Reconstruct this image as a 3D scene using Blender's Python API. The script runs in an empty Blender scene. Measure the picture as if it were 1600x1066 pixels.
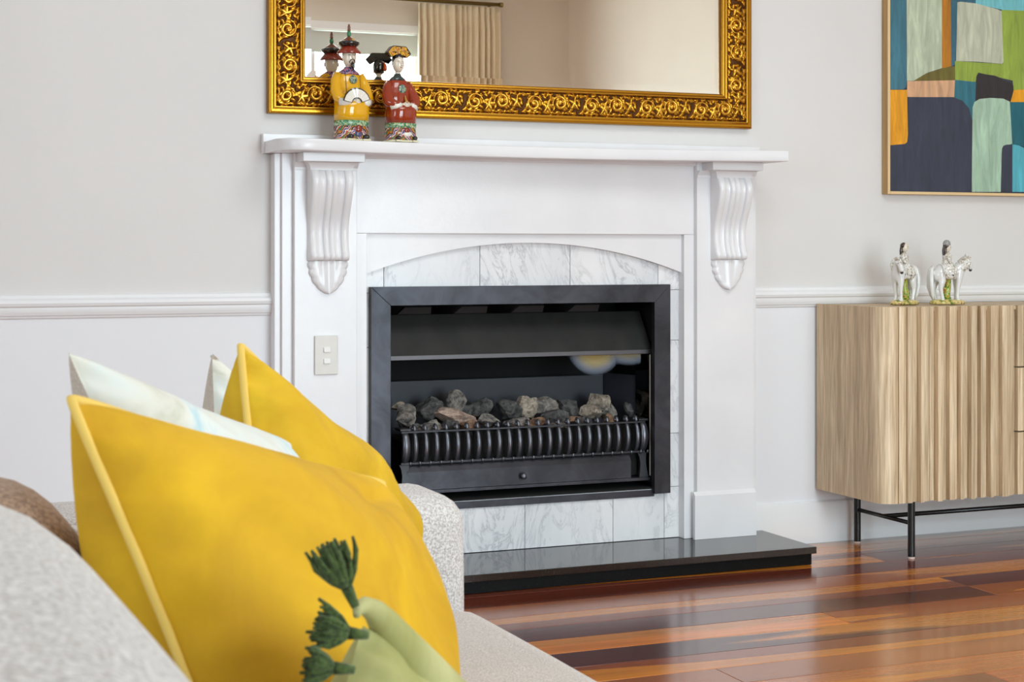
import bpy, bmesh, math, random
import numpy as np
from mathutils import Vector, Matrix
random.seed(4)
S = bpy.context.scene
COL = S.collection
PI = math.pi

# ------------------------------------------------------------------ camera
D = 4.73                      # the fireplace wall stands at y = D
cam_d = bpy.data.cameras.new('camera')
cam = bpy.data.objects.new('camera', cam_d)
COL.objects.link(cam)
cam.location = (0, 0, 1.0)
cam.rotation_euler = (PI/2, 0, -math.radians(22.5))
cam_d.sensor_width = 36
cam_d.lens = 36*2531/1600
cam_d.shift_y = -(533-391)/1600
cam_d.clip_start = 0.05
cam_d.dof.use_dof = True
cam_d.dof.focus_distance = 4.6
cam_d.dof.aperture_fstop = 20
S.camera = cam

# ------------------------------------------------------------------ world, light, exposure
W = bpy.data.worlds.new('world'); S.world = W
W.use_nodes = True
W.node_tree.nodes['Background'].inputs[0].default_value = (0.86, 0.93, 1.0, 1)
W.node_tree.nodes['Background'].inputs[1].default_value = 2.0

def area(name, loc, rot, sx, sy, power, col=(1, 1, 1), spread=180):
    l = bpy.data.lights.new(name, 'AREA'); l.shape = 'RECTANGLE'
    l.size = sx; l.size_y = sy; l.energy = power; l.color = col
    l.spread = math.radians(spread)
    o = bpy.data.objects.new(name, l); COL.objects.link(o)
    o.location = loc; o.rotation_euler = rot
    return o
area('daylight_french_door', (2.75, -2.05, 1.45), (-PI/2, 0, PI), 2.7, 2.5, 235, (0.865, 1.03, 1.12))
area('added_left_fill', (-2.45, 1.1, 1.6), (0, -PI/2, 0), 1.9, 2.4, 66, (0.88, 1.025, 1.11))  # fill from the left, added behind an unseen window
area('added_ceiling_fill', (2.3, 1.9, 3.12), (0, 0, 0), 1.6, 1.6, 50, (0.97, 1.02, 1.03))  # added soft fill under the ceiling, no such fitting is seen
S.view_settings.view_transform = 'Standard'
S.view_settings.look = 'None'
S.view_settings.gamma = 1
S.view_settings.use_curve_mapping = False
S.view_settings.exposure = -0.15
S.cycles.max_bounces = 10
S.cycles.diffuse_bounces = 6
S.cycles.use_denoising = True

# ------------------------------------------------------------------ materials
def srgb(c):
    out = []
    for v in c[:3]:
        v = v/255
        out.append(v/12.92 if v <= 0.04045 else ((v+0.055)/1.055)**2.4)
    return (*out, 1)

class M:
    """small node builder"""
    def __init__(s, name, col=(200, 200, 200), rough=0.5, metal=0.0, **k):
        s.m = bpy.data.materials.new(name); s.m.use_nodes = True
        s.n = s.m.node_tree.nodes; s.l = s.m.node_tree.links
        s.b = s.n['Principled BSDF']
        s.b.inputs['Base Color'].default_value = srgb(col)
        s.b.inputs['Roughness'].default_value = rough
        s.b.inputs['Metallic'].default_value = metal
        for a, v in k.items():
            s.b.inputs[a.replace('_', ' ')].default_value = v
    def node(s, t, **k):
        n = s.n.new(t)
        for a, v in k.items(): setattr(n, a, v)
        return n
    def coord(s, kind='Object', scale=(1, 1, 1), rot=(0, 0, 0), rnd=False):
        tc = s.node('ShaderNodeTexCoord'); mp = s.node('ShaderNodeMapping')
        mp.inputs['Scale'].default_value = scale; mp.inputs['Rotation'].default_value = rot
        s.l.new(tc.outputs[kind], mp.inputs['Vector'])
        if rnd:
            oi = s.node('ShaderNodeObjectInfo'); mu = s.node('ShaderNodeMath', operation='MULTIPLY')
            mu.inputs[1].default_value = 53.7
            s.l.new(oi.outputs['Random'], mu.inputs[0])
            s.l.new(mu.outputs[0], mp.inputs['Location'])
        return mp.outputs[0]
    def noise(s, vec, scale, detail=4, rough=0.5, dist=0.0):
        n = s.node('ShaderNodeTexNoise')
        n.inputs['Scale'].default_value = scale; n.inputs['Detail'].default_value = detail
        n.inputs['Roughness'].default_value = rough; n.inputs['Distortion'].default_value = dist
        s.l.new(vec, n.inputs['Vector'])
        return n.outputs[0]
    def ramp(s, fac, stops, interp='LINEAR'):
        r = s.node('ShaderNodeValToRGB'); r.color_ramp.interpolation = interp
        e = r.color_ramp.elements
        while len(e) < len(stops): e.new(0.5)
        for i, (p, c) in enumerate(stops):
            e[i].position = p
            e[i].color = srgb(c) if len(c) == 3 else c
        s.l.new(fac, r.inputs[0])
        return r.outputs[0]
    def mix(s, fac, a, b, mode='MIX'):
        x = s.node('ShaderNodeMix', data_type='RGBA', blend_type=mode)
        for sock, v in ((x.inputs[0], fac), (x.inputs[6], a), (x.inputs[7], b)):
            if isinstance(v, (int, float)): sock.default_value = v
            elif isinstance(v, tuple): sock.default_value = v
            else: s.l.new(v, sock)
        return x.outputs[2]
    def color(s, out): s.l.new(out, s.b.inputs['Base Color']); return s
    def bump(s, h, strength=0.2, dist=0.002):
        b = s.node('ShaderNodeBump'); b.inputs['Strength'].default_value = strength
        b.inputs['Distance'].default_value = dist
        s.l.new(h, b.inputs['Height']); s.l.new(b.outputs[0], s.b.inputs['Normal']); return s

def bw(a): return (a, a, a, 1)

def wall_mat(name, c, bump=0.05, dado_light=None):
    m = M(name, c, 0.62)
    v = m.coord('Object')
    n = m.noise(v, 1.3, 3)
    c2 = tuple(int(x*0.975) for x in c)
    col = m.ramp(n, [(0.3, c2), (0.7, c)])
    if dado_light:                       # cooler brightness below the chair rail is light put into the wall colour
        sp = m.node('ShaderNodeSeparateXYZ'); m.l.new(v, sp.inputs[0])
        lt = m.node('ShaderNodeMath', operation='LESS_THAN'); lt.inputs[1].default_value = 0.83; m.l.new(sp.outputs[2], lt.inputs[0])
        col = m.mix(lt.outputs[0], col, srgb(dado_light))
    m.color(col)
    m.bump(m.noise(v, 140, 3), bump, 0.001)
    return m.m
MAT = {}
MAT['wall'] = wall_mat('wall_paint_warm_white', (225, 223, 222), dado_light=(234, 235, 239))
MAT['wall_back'] = wall_mat('wall_paint_cream', (224, 214, 200))
MAT['ceiling'] = wall_mat('ceiling_paint', (236, 234, 230))
m = M('white_gloss_paint', (238, 238, 240), 0.24)
v = m.coord('Object'); m.color(m.ramp(m.noise(v, 4, 3), [(0.3, (228, 228, 231)), (0.7, (236, 236, 238))]))
m.bump(m.noise(v, 38, 5, 0.65), 0.22, 0.0022); MAT['gloss'] = m.m
m = M('white_satin_paint', (236, 237, 239), 0.34)
v = m.coord('Object'); m.bump(m.noise(v, 60, 3), 0.06, 0.001); MAT['satin'] = m.m

# marble
m = M('carrara_marble', (232, 233, 236), 0.2)
v = m.coord('Object', rnd=True, rot=(0, math.radians(38), 0), scale=(1, 1, 0.42))
big = m.noise(v, 9, 6, 0.62, 1.6)
vein = m.ramp(big, [(0.450, bw(0)), (0.490, bw(0.75)), (0.505, bw(0.25)), (0.56, bw(0))])
fine = m.ramp(m.noise(v, 26, 6, 0.7, 2.2), [(0.30, bw(1)), (0.38, bw(0))])
cloud = m.ramp(m.noise(v, 3.5, 4, 0.5, 0.5), [(0.35, (222, 225, 229)), (0.62, (238, 238, 240))])
msk = m.ramp(m.noise(v, 6.5, 3, 0.5), [(0.40, bw(0.15)), (0.62, bw(0.8))])
vein = m.mix(1.0, vein, msk, 'MULTIPLY')
c1 = m.mix(vein, cloud, srgb((158, 162, 170)))
mm = m.node('ShaderNodeMath', operation='MULTIPLY'); mm.inputs[1].default_value = 0.5
m.l.new(fine, mm.inputs[0])
m.color(m.mix(mm.outputs[0], c1, srgb((178, 180, 185)))); MAT['marble'] = m.m
MAT['grout'] = M('tile_grout', (168, 166, 162), 0.8).m

# granite hearth
m = M('black_granite', (22, 22, 24), 0.06)
v = m.coord('Object'); sp = m.ramp(m.noise(v, 420, 2, 0.5), [(0.62, (20, 20, 22)), (0.74, (70, 72, 76))])
m.color(sp); m.b.inputs['Specular IOR Level'].default_value = 0.9; MAT['granite'] = m.m
m = M('black_granite_riser', (20, 18, 19), 0.5)
v = m.coord('Object'); m.color(m.ramp(m.noise(v, 300, 2), [(0.62, (13, 12, 12)), (0.78, (48, 45, 45))])); m.b.inputs['Specular IOR Level'].default_value = 0.12; MAT['granite_r'] = m.m

# floor board: object colour = heartwood tone
m = M('polished_floor_board', (120, 60, 30), 0.2)
oi = m.node('ShaderNodeObjectInfo')
v = m.coord('Object', scale=(0.42, 6.5, 1), rnd=True)
sap = m.ramp(m.noise(v, 1.0, 2, 0.4, 0.15), [(0.560, bw(0)), (0.572, bw(1))])
v2 = m.coord('Object', scale=(1.3, 60, 1), rnd=True)
grain = m.ramp(m.noise(v2, 3, 6, 0.6, 0.4), [(0.3, bw(0.72)), (0.7, bw(1.16))])
v3 = m.coord('Object', scale=(0.8, 3, 1), rnd=True)
tone = m.ramp(m.noise(v3, 2.2, 3), [(0.3, bw(0.82)), (0.7, bw(1.2))])
base = m.mix(sap, oi.outputs['Color'], srgb((206, 126, 36)))
base = m.mix(1.0, base, grain, 'MULTIPLY'); base = m.mix(1.0, base, tone, 'MULTIPLY')
m.color(base); m.b.inputs['Coat Weight'].default_value = 0.55; m.b.inputs['Coat Roughness'].default_value = 0.15
m.b.inputs['Coat IOR'].default_value = 1.5
v4 = m.coord('Object', scale=(1, 6, 1), rnd=True)
m.bump(m.noise(v4, 7, 3), 0.10, 0.002); MAT['board'] = m.m
MAT['subfloor'] = M('floor_joint', (38, 20, 12), 0.7).m

# oak of the sideboard
def wood(name, lo, hi, rough=0.55, sx=26, vertical=True):
    m = M(name, hi, rough)
    oi = m.node('ShaderNodeObjectInfo')
    sc = (sx, sx, 1.1) if vertical else (1.1, sx, sx)
    v = m.coord('Object', scale=sc, rnd=True)
    g = m.noise(v, 2.4, 7, 0.62, 0.5)
    c = m.ramp(g, [(0.33, lo), (0.5, tuple((a+b)//2 for a, b in zip(lo, hi))), (0.68, hi)])
    sc2 = (sx*5, sx*5, 4) if vertical else (4, sx*5, sx*5)
    f = m.ramp(m.noise(m.coord('Object', scale=sc2, rnd=True), 2, 3), [(0.35, bw(0.84)), (0.6, bw(1.05))])
    c = m.mix(1.0, c, f, 'MULTIPLY')
    t = m.ramp(oi.outputs['Random'], [(0, bw(0.88)), (1, bw(1.1))])
    m.color(m.mix(1.0, c, t, 'MULTIPLY'))
    m.bump(g, 0.15, 0.001)
    return m
MAT['oak'] = wood('weathered_oak', (186, 160, 126), (238, 218, 186)).m
MAT['oak_side'] = wood('weathered_oak_side', (184, 158, 126), (226, 202, 168), sx=14).m
MAT['oak_frame'] = wood('oak_moulding', (176, 138, 84), (205, 168, 112), sx=40).m
MAT['oak_edge'] = M('pale_oak_edge', (226, 196, 148), 0.5).m
MAT['black'] = M('black_powder_coat', (20, 20, 21), 0.34).m
MAT['felt'] = M('white_felt_pad', (226, 205, 196), 0.9).m
MAT['plastic'] = M('cream_plastic', (222, 220, 214), 0.35).m
MAT['plastic_w'] = M('white_plastic', (238, 238, 236), 0.3).m

# gas fire metals
m = M('charcoal_steel', (58, 58, 64), 0.36, 0.6)
v = m.coord('Object'); m.color(m.ramp(m.noise(v, 9, 5, 0.6, 0.8), [(0.35, (48, 48, 53)), (0.65, (70, 70, 77))])); MAT['steel'] = m.m
m = M('matt_black_steel', (34, 34, 36), 0.55, 0.3)
v = m.coord('Object'); m.color(m.ramp(m.noise(v, 12, 5), [(0.35, (28, 28, 28)), (0.7, (42, 41, 40))])); MAT['hood'] = m.m
MAT['panel'] = M('firebox_panel', (50, 52, 60), 0.5, 0.2).m
MAT['void'] = M('sooty_black', (9, 9, 10), 0.85).m
MAT['iron'] = M('cast_iron', (112, 114, 122), 0.34, 0.8).m
MAT['iron2'] = M('dark_iron', (58, 58, 62), 0.4, 0.6).m
MAT['lipm'] = M('steel_lip', (92, 90, 93), 0.4, 0.6).m
MAT['edge'] = M('bright_edge', (225, 222, 212), 0.3).m
m = M('side_mirror_glass', (60, 60, 60), 0.04, 1.0); MAT['darkglass'] = m.m
# ceramic glass with a heat stain
m = M('fire_glass', (255, 255, 255), 0.02)
g = m.n; tr = m.node('ShaderNodeBsdfTransparent'); gl = m.node('ShaderNodeBsdfGlossy'); gl.inputs['Roughness'].default_value = 0.03
mixs = m.node('ShaderNodeMixShader'); mixs.inputs[0].default_value = 0.0
m.l.new(tr.outputs[0], mixs.inputs[1]); m.l.new(gl.outputs[0], mixs.inputs[2])
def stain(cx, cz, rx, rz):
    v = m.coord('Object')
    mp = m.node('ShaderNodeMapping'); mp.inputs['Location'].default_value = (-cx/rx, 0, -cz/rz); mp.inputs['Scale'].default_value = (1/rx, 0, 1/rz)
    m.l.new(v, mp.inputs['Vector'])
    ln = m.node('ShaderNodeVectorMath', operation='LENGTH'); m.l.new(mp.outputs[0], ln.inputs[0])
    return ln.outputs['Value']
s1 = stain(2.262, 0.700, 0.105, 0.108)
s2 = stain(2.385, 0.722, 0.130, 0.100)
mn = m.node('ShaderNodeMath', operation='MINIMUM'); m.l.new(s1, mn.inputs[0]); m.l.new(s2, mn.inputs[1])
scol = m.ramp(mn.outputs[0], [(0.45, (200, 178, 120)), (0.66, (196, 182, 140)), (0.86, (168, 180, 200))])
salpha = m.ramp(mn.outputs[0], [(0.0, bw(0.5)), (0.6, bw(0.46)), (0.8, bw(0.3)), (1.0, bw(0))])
df = m.node('ShaderNodeBsdfDiffuse'); m.l.new(scol, df.inputs[0])
mx2 = m.node('ShaderNodeMixShader'); m.l.new(salpha, mx2.inputs[0]); m.l.new(mixs.outputs[0], mx2.inputs[1]); m.l.new(df.outputs[0], mx2.inputs[2])
m.l.new(mx2.outputs[0], m.n['Material Output'].inputs[0]); MAT['fireglass'] = m.m

def coalmat(name, lo, hi):
    m = M(name, hi, 0.85); v = m.coord('Object', rnd=True)
    n = m.noise(v, 55, 6, 0.7, 0.6); m.color(m.ramp(n, [(0.36, lo), (0.62, hi)])); m.bump(n, 0.8, 0.004)
    return m.m
COAL = {'dark': coalmat('coal_dark', (30, 30, 33), (98, 97, 96)), 'grey': coalmat('coal_grey', (66, 64, 64), (150, 144, 136)),
        'tan': coalmat('coal_tan', (92, 84, 76), (178, 166, 150)), 'pink': coalmat('coal_pinkish', (126, 106, 96), (198, 174, 158)),
        'rust': coalmat('coal_rust', (78, 62, 50), (158, 124, 98))}
# mirror
MAT['mirror'] = M('mirror_silver', (245, 243, 236), 0.0, 1.0).m
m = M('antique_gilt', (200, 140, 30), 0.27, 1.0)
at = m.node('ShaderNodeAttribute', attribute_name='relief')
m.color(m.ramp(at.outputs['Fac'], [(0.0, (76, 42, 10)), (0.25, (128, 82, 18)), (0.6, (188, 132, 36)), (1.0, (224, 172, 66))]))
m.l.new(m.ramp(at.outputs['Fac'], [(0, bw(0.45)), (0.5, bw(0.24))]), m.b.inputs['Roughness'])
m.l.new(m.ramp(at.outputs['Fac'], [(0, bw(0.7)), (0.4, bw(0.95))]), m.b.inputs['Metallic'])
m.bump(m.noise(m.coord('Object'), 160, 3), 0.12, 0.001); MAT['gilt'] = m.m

# fabrics
def fabric(name, c, c2, scale=420, bump=0.5, rough=0.95, sheen=0.15, patch=5):
    m = M(name, c, rough); m.b.inputs['Sheen Weight'].default_value = sheen
    v = m.coord('Object'); n = m.noise(v, scale, 2, 0.6)
    col = m.ramp(n, [(0.36, c2), (0.62, c)])
    pt = m.ramp(m.noise(v, patch, 3), [(0.3, bw(0.95)), (0.7, bw(1.03))])
    m.color(m.mix(1.0, col, pt, 'MULTIPLY')); m.bump(n, bump, 0.0016)
    return m.m
MAT['sofa'] = fabric('grey_boucle_weave', (216, 213, 211), (168, 160, 156), 300, 0.6)
MAT['sofa_seat'] = fabric('grey_seat_weave', (208, 200, 194), (172, 163, 158), 380, 0.5)
MAT['brown'] = fabric('brown_weave', (170, 142, 120), (128, 104, 88), 240, 0.5)
MAT['linen'] = fabric('beige_linen', (200, 186, 174), (180, 166, 154), 500, 0.3)
def velvet(name, stops, sheen, tint):
    m = M(name, stops[0][1], 0.8)
    v = m.coord('Object', scale=(1, 1, 0.8)); n = m.noise(v, 6.5, 5, 0.55, 0.9)
    m.color(m.ramp(n, stops)); m.b.inputs['Sheen Weight'].default_value = sheen
    m.b.inputs['Sheen Roughness'].default_value = 0.35; m.b.inputs['Sheen Tint'].default_value = srgb(tint)
    m.bump(m.noise(v, 16, 4, 0.5, 0.5), 0.12, 0.01)
    return m.m
MAT['yellow'] = velvet('mustard_velvet', [(0.3, (188, 140, 0)), (0.5, (206, 158, 0)), (0.72, (226, 178, 4))], 0.15, (255, 214, 70))
MAT['yellow2'] = velvet('mustard_velvet_far', [(0.3, (184, 142, 2)), (0.5, (204, 160, 4)), (0.72, (222, 182, 30))], 0.2, (255, 222, 110))
MAT['piping'] = M('straw_piping', (228, 192, 96), 0.8).m
MAT['green'] = velvet('sage_velvet', [(0.3, (152, 150, 86)), (0.55, (184, 180, 126)), (0.75, (202, 198, 152))], 0.4, (230, 235, 190))
MAT['tassel'] = fabric('dark_green_yarn', (78, 98, 46), (42, 56, 22), 300, 0.5)
m = M('watercolour_print', (228, 228, 220), 0.85)
v = m.coord('Object'); n = m.noise(v, 9, 5, 0.6, 1.2)
m.color(m.ramp(n, [(0.34, (176, 204, 212)), (0.45, (214, 220, 216)), (0.56, (218, 216, 206)), (0.70, (196, 196, 178))])); MAT['pale'] = m.m
MAT['curtain'] = fabric('cream_curtain', (232, 216, 188), (222, 204, 174), 300, 0.2)
MAT['brass'] = M('aged_brass', (150, 130, 80), 0.35, 0.9).m
m = M('window_glass', (255, 255, 255), 0.0)
tr = m.node('ShaderNodeBsdfTransparent'); tr.inputs[0].default_value = (0.95, 0.97, 0.97, 1)
gl = m.node('ShaderNodeBsdfGlossy'); gl.inputs['Roughness'].default_value = 0.0
ms = m.node('ShaderNodeMixShader'); ms.inputs[0].default_value = 0.05
m.l.new(tr.outputs[0], ms.inputs[1]); m.l.new(gl.outputs[0], ms.inputs[2]); m.l.new(ms.outputs[0], m.n['Material Output'].inputs[0])
MAT['glass'] = m.m
m = M('roller_blind', (205, 212, 208), 0.8); MAT['blind'] = m.m

# porcelain
def porc(name, c, rough=0.1): return M(name, c, rough, 0, Coat_Weight=0.6, Coat_Roughness=0.04).m
P_ = {k: porc('porcelain_'+k, c) for k, c in dict(yellow=(232, 172, 14), red=(150, 50, 20), skin=(226, 214, 196), white=(236, 232, 222),
      black=(28, 24, 24), cream=(226, 218, 186), hatred=(136, 40, 20), hatbrown=(112, 52, 28), green=(34, 118, 72), gold=(190, 140, 60), indigo=(74, 74, 110),
      tealp=(60, 128, 120), darkcollar=(52, 62, 62), orange=(232, 92, 40), hair=(58, 42, 34), horse=(226, 226, 224), pinkish=(206, 170, 160), grass=(140, 150, 60), sand=(206, 184, 112), grey=(150, 150, 150)).items()}
def hem(name, stops, angle, sc):
    m = M(name, (100, 100, 100), 0.1); m.b.inputs['Coat Weight'].default_value = 0.6
    v = m.coord('Object')
    # chevrons: |x| + z stripes
    sep = m.node('ShaderNodeSeparateXYZ'); m.l.new(v, sep.inputs[0])
    ab = m.node('ShaderNodeMath', operation='ABSOLUTE'); m.l.new(sep.outputs[0], ab.inputs[0])
    mul = m.node('ShaderNodeMath', operation='MULTIPLY_ADD'); mul.inputs[1].default_value = 1.2; m.l.new(ab.outputs[0], mul.inputs[0]); m.l.new(sep.outputs[2], mul.inputs[2])
    s2 = m.node('ShaderNodeMath', operation='MULTIPLY'); s2.inputs[1].default_value = sc; m.l.new(mul.outputs[0], s2.inputs[0])
    nz = m.noise(v, 60, 2); ad = m.node('ShaderNodeMath', operation='ADD'); m.l.new(s2.outputs[0], ad.inputs[0]); m.l.new(nz, ad.inputs[1])
    fr = m.node('ShaderNodeMath', operation='FRACT'); m.l.new(ad.outputs[0], fr.inputs[0])
    m.color(m.ramp(fr.outputs[0], stops, 'CONSTANT'))
    return m.m
HEM = [(0, (40, 118, 88)), (0.16, (190, 74, 60)), (0.3, (230, 220, 200)), (0.4, (86, 84, 130)), (0.56, (206, 150, 150)), (0.68, (34, 60, 70)), (0.84, (196, 120, 40))]
P_['hem'] = hem('porcelain_hem', HEM, 0, 32)
m = M('porcelain_wave_band', (70, 140, 110), 0.1); m.b.inputs['Coat Weight'].default_value = 0.6
m.color(m.ramp(m.noise(m.coord('Object'), 90, 3, 0.5, 1.5), [(0.42, (62, 128, 96)), (0.52, (120, 170, 130)), (0.6, (210, 206, 160))])); P_['wave'] = m.m
m = M('porcelain_medallion', (90, 130, 130), 0.1)
m.color(m.ramp(m.noise(m.coord('Object'), 220, 3, 0.5, 1.0), [(0.42, (40, 60, 76)), (0.5, (120, 160, 150)), (0.6, (180, 176, 120))])); P_['medal'] = m.m
m = M('porcelain_floral', (40, 40, 40), 0.1)
m.color(m.ramp(m.noise(m.coord('Object'), 85, 2, 0.5, 0.8), [(0.40, (26, 24, 26)), (0.46, (212, 150, 20)), (0.56, (226, 176, 40)), (0.60, (196, 80, 60)), (0.68, (30, 80, 70))])); P_['floral'] = m.m
m = M('porcelain_collar', (90, 90, 130), 0.1)
m.color(m.ramp(m.noise(m.coord('Object'), 140, 2, 0.5, 0.8), [(0.42, (60, 56, 100)), (0.5, (150, 130, 160)), (0.58, (190, 90, 70))])); P_['collar'] = m.m
m = M('porcelain_ground', (190, 180, 110), 0.15)
m.color(m.ramp(m.noise(m.coord('Object'), 70, 3), [(0.38, (110, 130, 60)), (0.5, (212, 188, 110)), (0.6, (224, 206, 150)), (0.7, (150, 96, 50))])); P_['ground'] = m.m
m = M('porcelain_foliage', (120, 150, 50), 0.15)
m.color(m.ramp(m.noise(m.coord('Object'), 90, 2), [(0.4, (92, 122, 44)), (0.55, (176, 186, 84)), (0.66, (186, 110, 60))])); P_['foliage'] = m.m
m = M('porcelain_dapple', (230, 228, 226), 0.1); m.b.inputs['Coat Weight'].default_value = 0.6
m.color(m.ramp(m.noise(m.coord('Object'), 130, 2, 0.5, 1.0), [(0.47, (230, 228, 224)), (0.54, (198, 190, 172)), (0.60, (140, 126, 104)), (0.66, (206, 198, 182))])); P_['dapple'] = m.m

# ------------------------------------------------------------------ builders
WLOC = {}
def reg(o, loc, parent=None):
    base = Vector((0, 0, 0))
    WLOC[o.name] = Vector(loc)
def tag(o, label=None, cat=None, group=None, kind=None):
    for k, v in (('label', label), ('category', cat), ('group', group), ('kind', kind)):
        if v: o[k] = v
    return o
def thing(name, loc, label, cat, group=None):
    o = bpy.data.objects.new(name, None); COL.objects.link(o); o.empty_display_size = 0.05
    o.location = loc; WLOC[o.name] = Vector(loc)
    return tag(o, label, cat, group)
def link(name, me, mat, parent=None, loc=None):
    o = bpy.data.objects.new(name, me); COL.objects.link(o)
    if mat is not None:
        for x in (mat if isinstance(mat, (list, tuple)) else [mat]): me.materials.append(x)
    if parent is not None: o.parent = parent
    return o
def finish(name, bm, mat, parent=None, smooth=False, origin=None):
    """bm is in world coordinates; origin defaults to the parent's location"""
    po = WLOC[parent.name] if parent is not None else Vector((0, 0, 0))
    og = Vector(origin) if origin is not None else po
    bmesh.ops.translate(bm, verts=bm.verts, vec=-og)
    bmesh.ops.recalc_face_normals(bm, faces=bm.faces)
    me = bpy.data.meshes.new(name); bm.to_mesh(me); bm.free()
    if smooth:
        me.polygons.foreach_set('use_smooth', [True]*len(me.polygons))
    o = link(name, me, mat, parent)
    o.location = og - po; WLOC[o.name] = og
    return o
def sharp(o, ang=35):
    me = o.data
    me.polygons.foreach_set('use_smooth', [True]*len(me.polygons))
    me.set_sharp_from_angle(angle=math.radians(ang))
    return o
def box(bm, x0, x1, y0, y1, z0, z1, bev=0, seg=2, mi=0):
    vs = [bm.verts.new((x, y, z)) for x in (x0, x1) for y in (y0, y1) for z in (z0, z1)]
    fs = []
    for idx in ((0, 1, 3, 2), (4, 6, 7, 5), (0, 4, 5, 1), (2, 3, 7, 6), (0, 2, 6, 4), (1, 5, 7, 3)):
        f = bm.faces.new([vs[i] for i in idx]); f.material_index = mi; fs.append(f)
    if bev:
        es = list({e for f in fs for e in f.edges})
        bmesh.ops.recalc_face_normals(bm, faces=fs)
        bmesh.ops.bevel(bm, geom=es, offset=bev, segments=seg, affect='EDGES', profile=0.5)
    return bm
def BOX(name, b, mat, parent=None, bev=0.0015, seg=2, sm=False, origin=None):
    bm = bmesh.new(); box(bm, *b, bev=bev, seg=seg)
    o = finish(name, bm, mat, parent, origin=origin)
    if sm: sharp(o, 50)
    return o
def prism(bm, pts, axis, a0, a1, mi=0):
    """pts 2D polygon; axis 'y' -> pts are (x,z); 'x' -> (y,z); 'z' -> (x,y)"""
    def P(p, a): return {'y': (p[0], a, p[1]), 'x': (a, p[0], p[1]), 'z': (p[0], p[1], a)}[axis]
    A = [bm.verts.new(P(p, a0)) for p in pts]; B = [bm.verts.new(P(p, a1)) for p in pts]
    n = len(pts)
    f = [bm.faces.new(A), bm.faces.new(B[::-1])]
    for i in range(n): f.append(bm.faces.new((A[i], B[i], B[(i+1) % n], A[(i+1) % n])))
    for x in f: x.material_index = mi
    return f
def loft(bm, rings, cap=True, closed=True):
    R = [[bm.verts.new(p) for p in r] for r in rings]
    n = len(R[0])
    for a, b in zip(R[:-1], R[1:]):
        for i in range(n if closed else n-1):
            j = (i+1) % n
            bm.faces.new((a[i], a[j], b[j], b[i]))
    if cap and closed:
        bm.faces.new(R[0][::-1]); bm.faces.new(R[-1])
    return R
def ell(cx, cy, z, rx, ry, n=24, pw=2.0, rot=0, tilt=0):
    out = []
    for i in range(n):
        a = 2*PI*i/n; c, s = math.cos(a), math.sin(a)
        x = rx*math.copysign(abs(c)**(2/pw), c); y = ry*math.copysign(abs(s)**(2/pw), s)
        out.append((cx+x*math.cos(rot)-y*math.sin(rot), cy+x*math.sin(rot)+y*math.cos(rot), z+tilt*y))
    return out
def lathe(bm, prof, c=(0, 0, 0), n=24):
    return loft(bm, [ell(c[0], c[1], c[2]+z, max(r, 1e-4), max(r, 1e-4), n) for r, z in prof])
def tube(bm, pts, r, n=8, cap=True):
    pts = [Vector(p) for p in pts]; rings = []
    rs = r if isinstance(r, (list, tuple)) else [r]*len(pts)
    up = None
    for i, p in enumerate(pts):
        t = (pts[min(i+1, len(pts)-1)] - pts[max(i-1, 0)]).normalized()
        if up is None:
            up = Vector((0, 0, 1)) if abs(t.z) < 0.9 else Vector((1, 0, 0))
        sd = t.cross(up).normalized(); up = sd.cross(t).normalized()
        rings.append([p + (sd*math.cos(2*PI*k/n) + up*math.sin(2*PI*k/n))*rs[i] for k in range(n)])
    return loft(bm, rings, cap)
def sweep(bm, sec, axis, a0, a1):
    return prism(bm, sec, axis, a0, a1)
def blob(bm, c, r, seg=12):
    bmesh.ops.create_uvsphere(bm, u_segments=seg, v_segments=max(6, seg*2//3), radius=1,
        matrix=Matrix.Translation(c) @ Matrix.Diagonal((*(r if isinstance(r, (tuple, list)) else (r, r, r)), 1)))

# ------------------------------------------------------------------ room shell
XL, XR, YB, ZC = -2.3, 5.12, -1.8, 3.15
bm = bmesh.new(); box(bm, XL, XR, YB, D+0.02, -0.06, -0.021)
fl = tag(finish('floor', bm, MAT['subfloor']), kind='structure', label='polished red-brown timber board floor')
WP = 0.137
yy = 4.212 + WP*4; row = 0
TONES = {-3: (128, 84, 62), -2: (122, 70, 50), -1: (112, 50, 28), 0: (112, 42, 16), 1: (176, 92, 32), 2: (146, 76, 46), 3: (98, 42, 28), 4: (212, 122, 38), 5: (92, 40, 32), 6: (156, 76, 32), 7: (176, 100, 46), 8: (180, 104, 46), 9: (140, 72, 34), 10: (160, 84, 38)}
meshes = {}
def plank_mesh(L):
    if L not in meshes:
        bm = bmesh.new(); box(bm, 0, L-0.0012, 0.0008, WP-0.0008, -0.02, 0, bev=0.0008, seg=1)
        me = bpy.data.meshes.new('plank'); bm.to_mesh(me); bm.free(); me.materials.append(MAT['board']); meshes[L] = me
    return meshes[L]
rp = random.Random(11)
while yy > YB+0.02:
    yy -= WP; row += 1
    k = row-4
    if yy > D: continue
    t = TONES.get(k, rp.choice(list(TONES.values())))
    # first board runs to an end joint, further boards follow
    x = XL
    cuts = []
    first = rp.choice([1.8, 2.4, 3.0, 3.6])
    if k == 7: first = 4.23      # the end joint seen in the photograph
    lens = [first]
    while sum(lens) < XR-XL: lens.append(rp.choice([2.4, 3.0, 3.6]))
    for i, L in enumerate(lens):
        L = round(min(L, XR-x), 2)
        if L < 0.05: break
        o = bpy.data.objects.new('plank', plank_mesh(L)); COL.objects.link(o); o.parent = fl
        o.location = (x, yy, 0)
        tt = t if i < 2 or k < 0 else rp.choice(list(TONES.values()))
        j = rp.uniform(0.9, 1.08)
        c = srgb([min(255, q*j*1.0) for q in tt]); o.color = c
        x += L
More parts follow.
